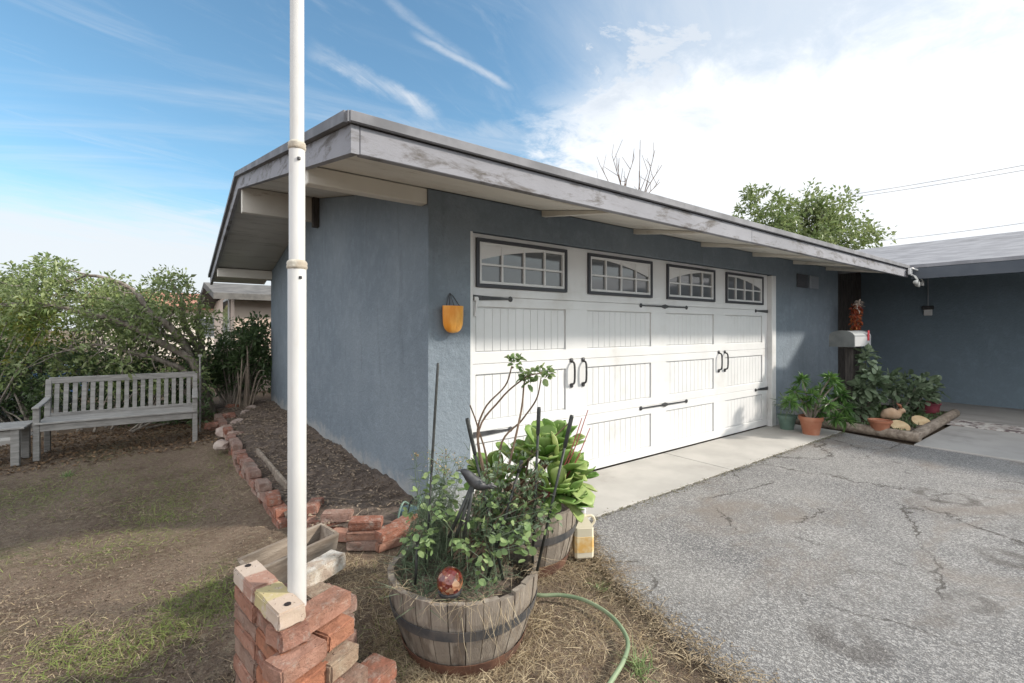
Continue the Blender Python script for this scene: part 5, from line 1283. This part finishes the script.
wis = mth(t, 'MULTIPLY', ramp(t, n_wisp, .46, .80), .42)
wis2 = mth(t, 'MULTIPLY', ramp(t, n_fine, .50, .78), .25)
hor = mth(t, 'MULTIPLY', ramp(t, mth(t, 'ADD', sx.outputs[2], mth(t, 'MULTIPLY', mth(t, 'SUBTRACT', n_fine, .5), .12)), .25, .13), .93)
def wisp(a, b, wd, amt):
    A, B_ = dirv(*a), dirv(*b); nn = A.cross(B_).normalized(); mid = (A + B_).normalized(); half = A.angle(B_) / 2
    d1 = t.nodes.new('ShaderNodeVectorMath'); d1.operation = 'DOT_PRODUCT'; link(t, tc.outputs['Generated'], d1.inputs[0]); d1.inputs[1].default_value = nn
    d2 = t.nodes.new('ShaderNodeVectorMath'); d2.operation = 'DOT_PRODUCT'; link(t, tc.outputs['Generated'], d2.inputs[0]); d2.inputs[1].default_value = mid
    off = mth(t, 'ADD', d1.outputs['Value'], mth(t, 'MULTIPLY', mth(t, 'SUBTRACT', n_edge, .5), wd * 2.6))
    f = ramp(t, mth(t, 'ABSOLUTE', off), wd, 0.0); g = ramp(t, d2.outputs['Value'], math.cos(half * 1.25), math.cos(half * .5))
    return mth(t, 'MULTIPLY', mth(t, 'MULTIPLY', f, g), mth(t, 'MULTIPLY', ramp(t, n_fine, .25, .6), amt))
streak = wisp((318, 52), (438, 118), .022, .85)
for a_ in (((418, 36), (508, 86), .010, .6), ((140, 214), (300, 212), .014, .6), ((380, -5), (470, 60), .012, .35), ((0, 210), (150, 196), .02, .4), ((310, 110), (560, 140), .03, .35)):
    streak = mth(t, 'MAXIMUM', streak, wisp(*a_))
cl = big
for x_ in (big2, pale, wis, wis2, hor, streak): cl = mth(t, 'MAXIMUM', cl, x_)
# bright cloud added in the unseen sky behind the photographer, to fill the shade
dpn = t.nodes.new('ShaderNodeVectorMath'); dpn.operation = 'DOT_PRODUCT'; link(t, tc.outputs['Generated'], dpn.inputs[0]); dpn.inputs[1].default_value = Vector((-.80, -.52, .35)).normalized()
fill_cloud = ramp(t, mth(t, 'ADD', dpn.outputs['Value'], mth(t, 'MULTIPLY', mth(t, 'SUBTRACT', n_big, .5), .3)), .15, .6)
hsv = t.nodes.new('ShaderNodeHueSaturation'); hsv.inputs['Saturation'].default_value = 1.0; hsv.inputs['Value'].default_value = .92; link(t, sky.outputs[0], hsv.inputs['Color'])
tint = mix(t, 1.0, hsv.outputs[0], (.80, 1.04, 1.02), 'MULTIPLY')
cc = mix(t, cl, tint, (3.8, 3.95, 4.15))
cc = mix(t, big, cc, mix(t, ramp(t, n_fine, .3, .7), (4.3, 4.5, 4.75), (4.9, 5.0, 5.1)))
cc = mix(t, fill_cloud, cc, (8.0, 8.1, 8.3))
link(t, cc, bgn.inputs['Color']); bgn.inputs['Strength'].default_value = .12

S.render.engine = 'CYCLES'
S.view_settings.view_transform = 'Standard'; S.view_settings.look = 'None'; S.view_settings.gamma = 1
S.view_settings.exposure = .95
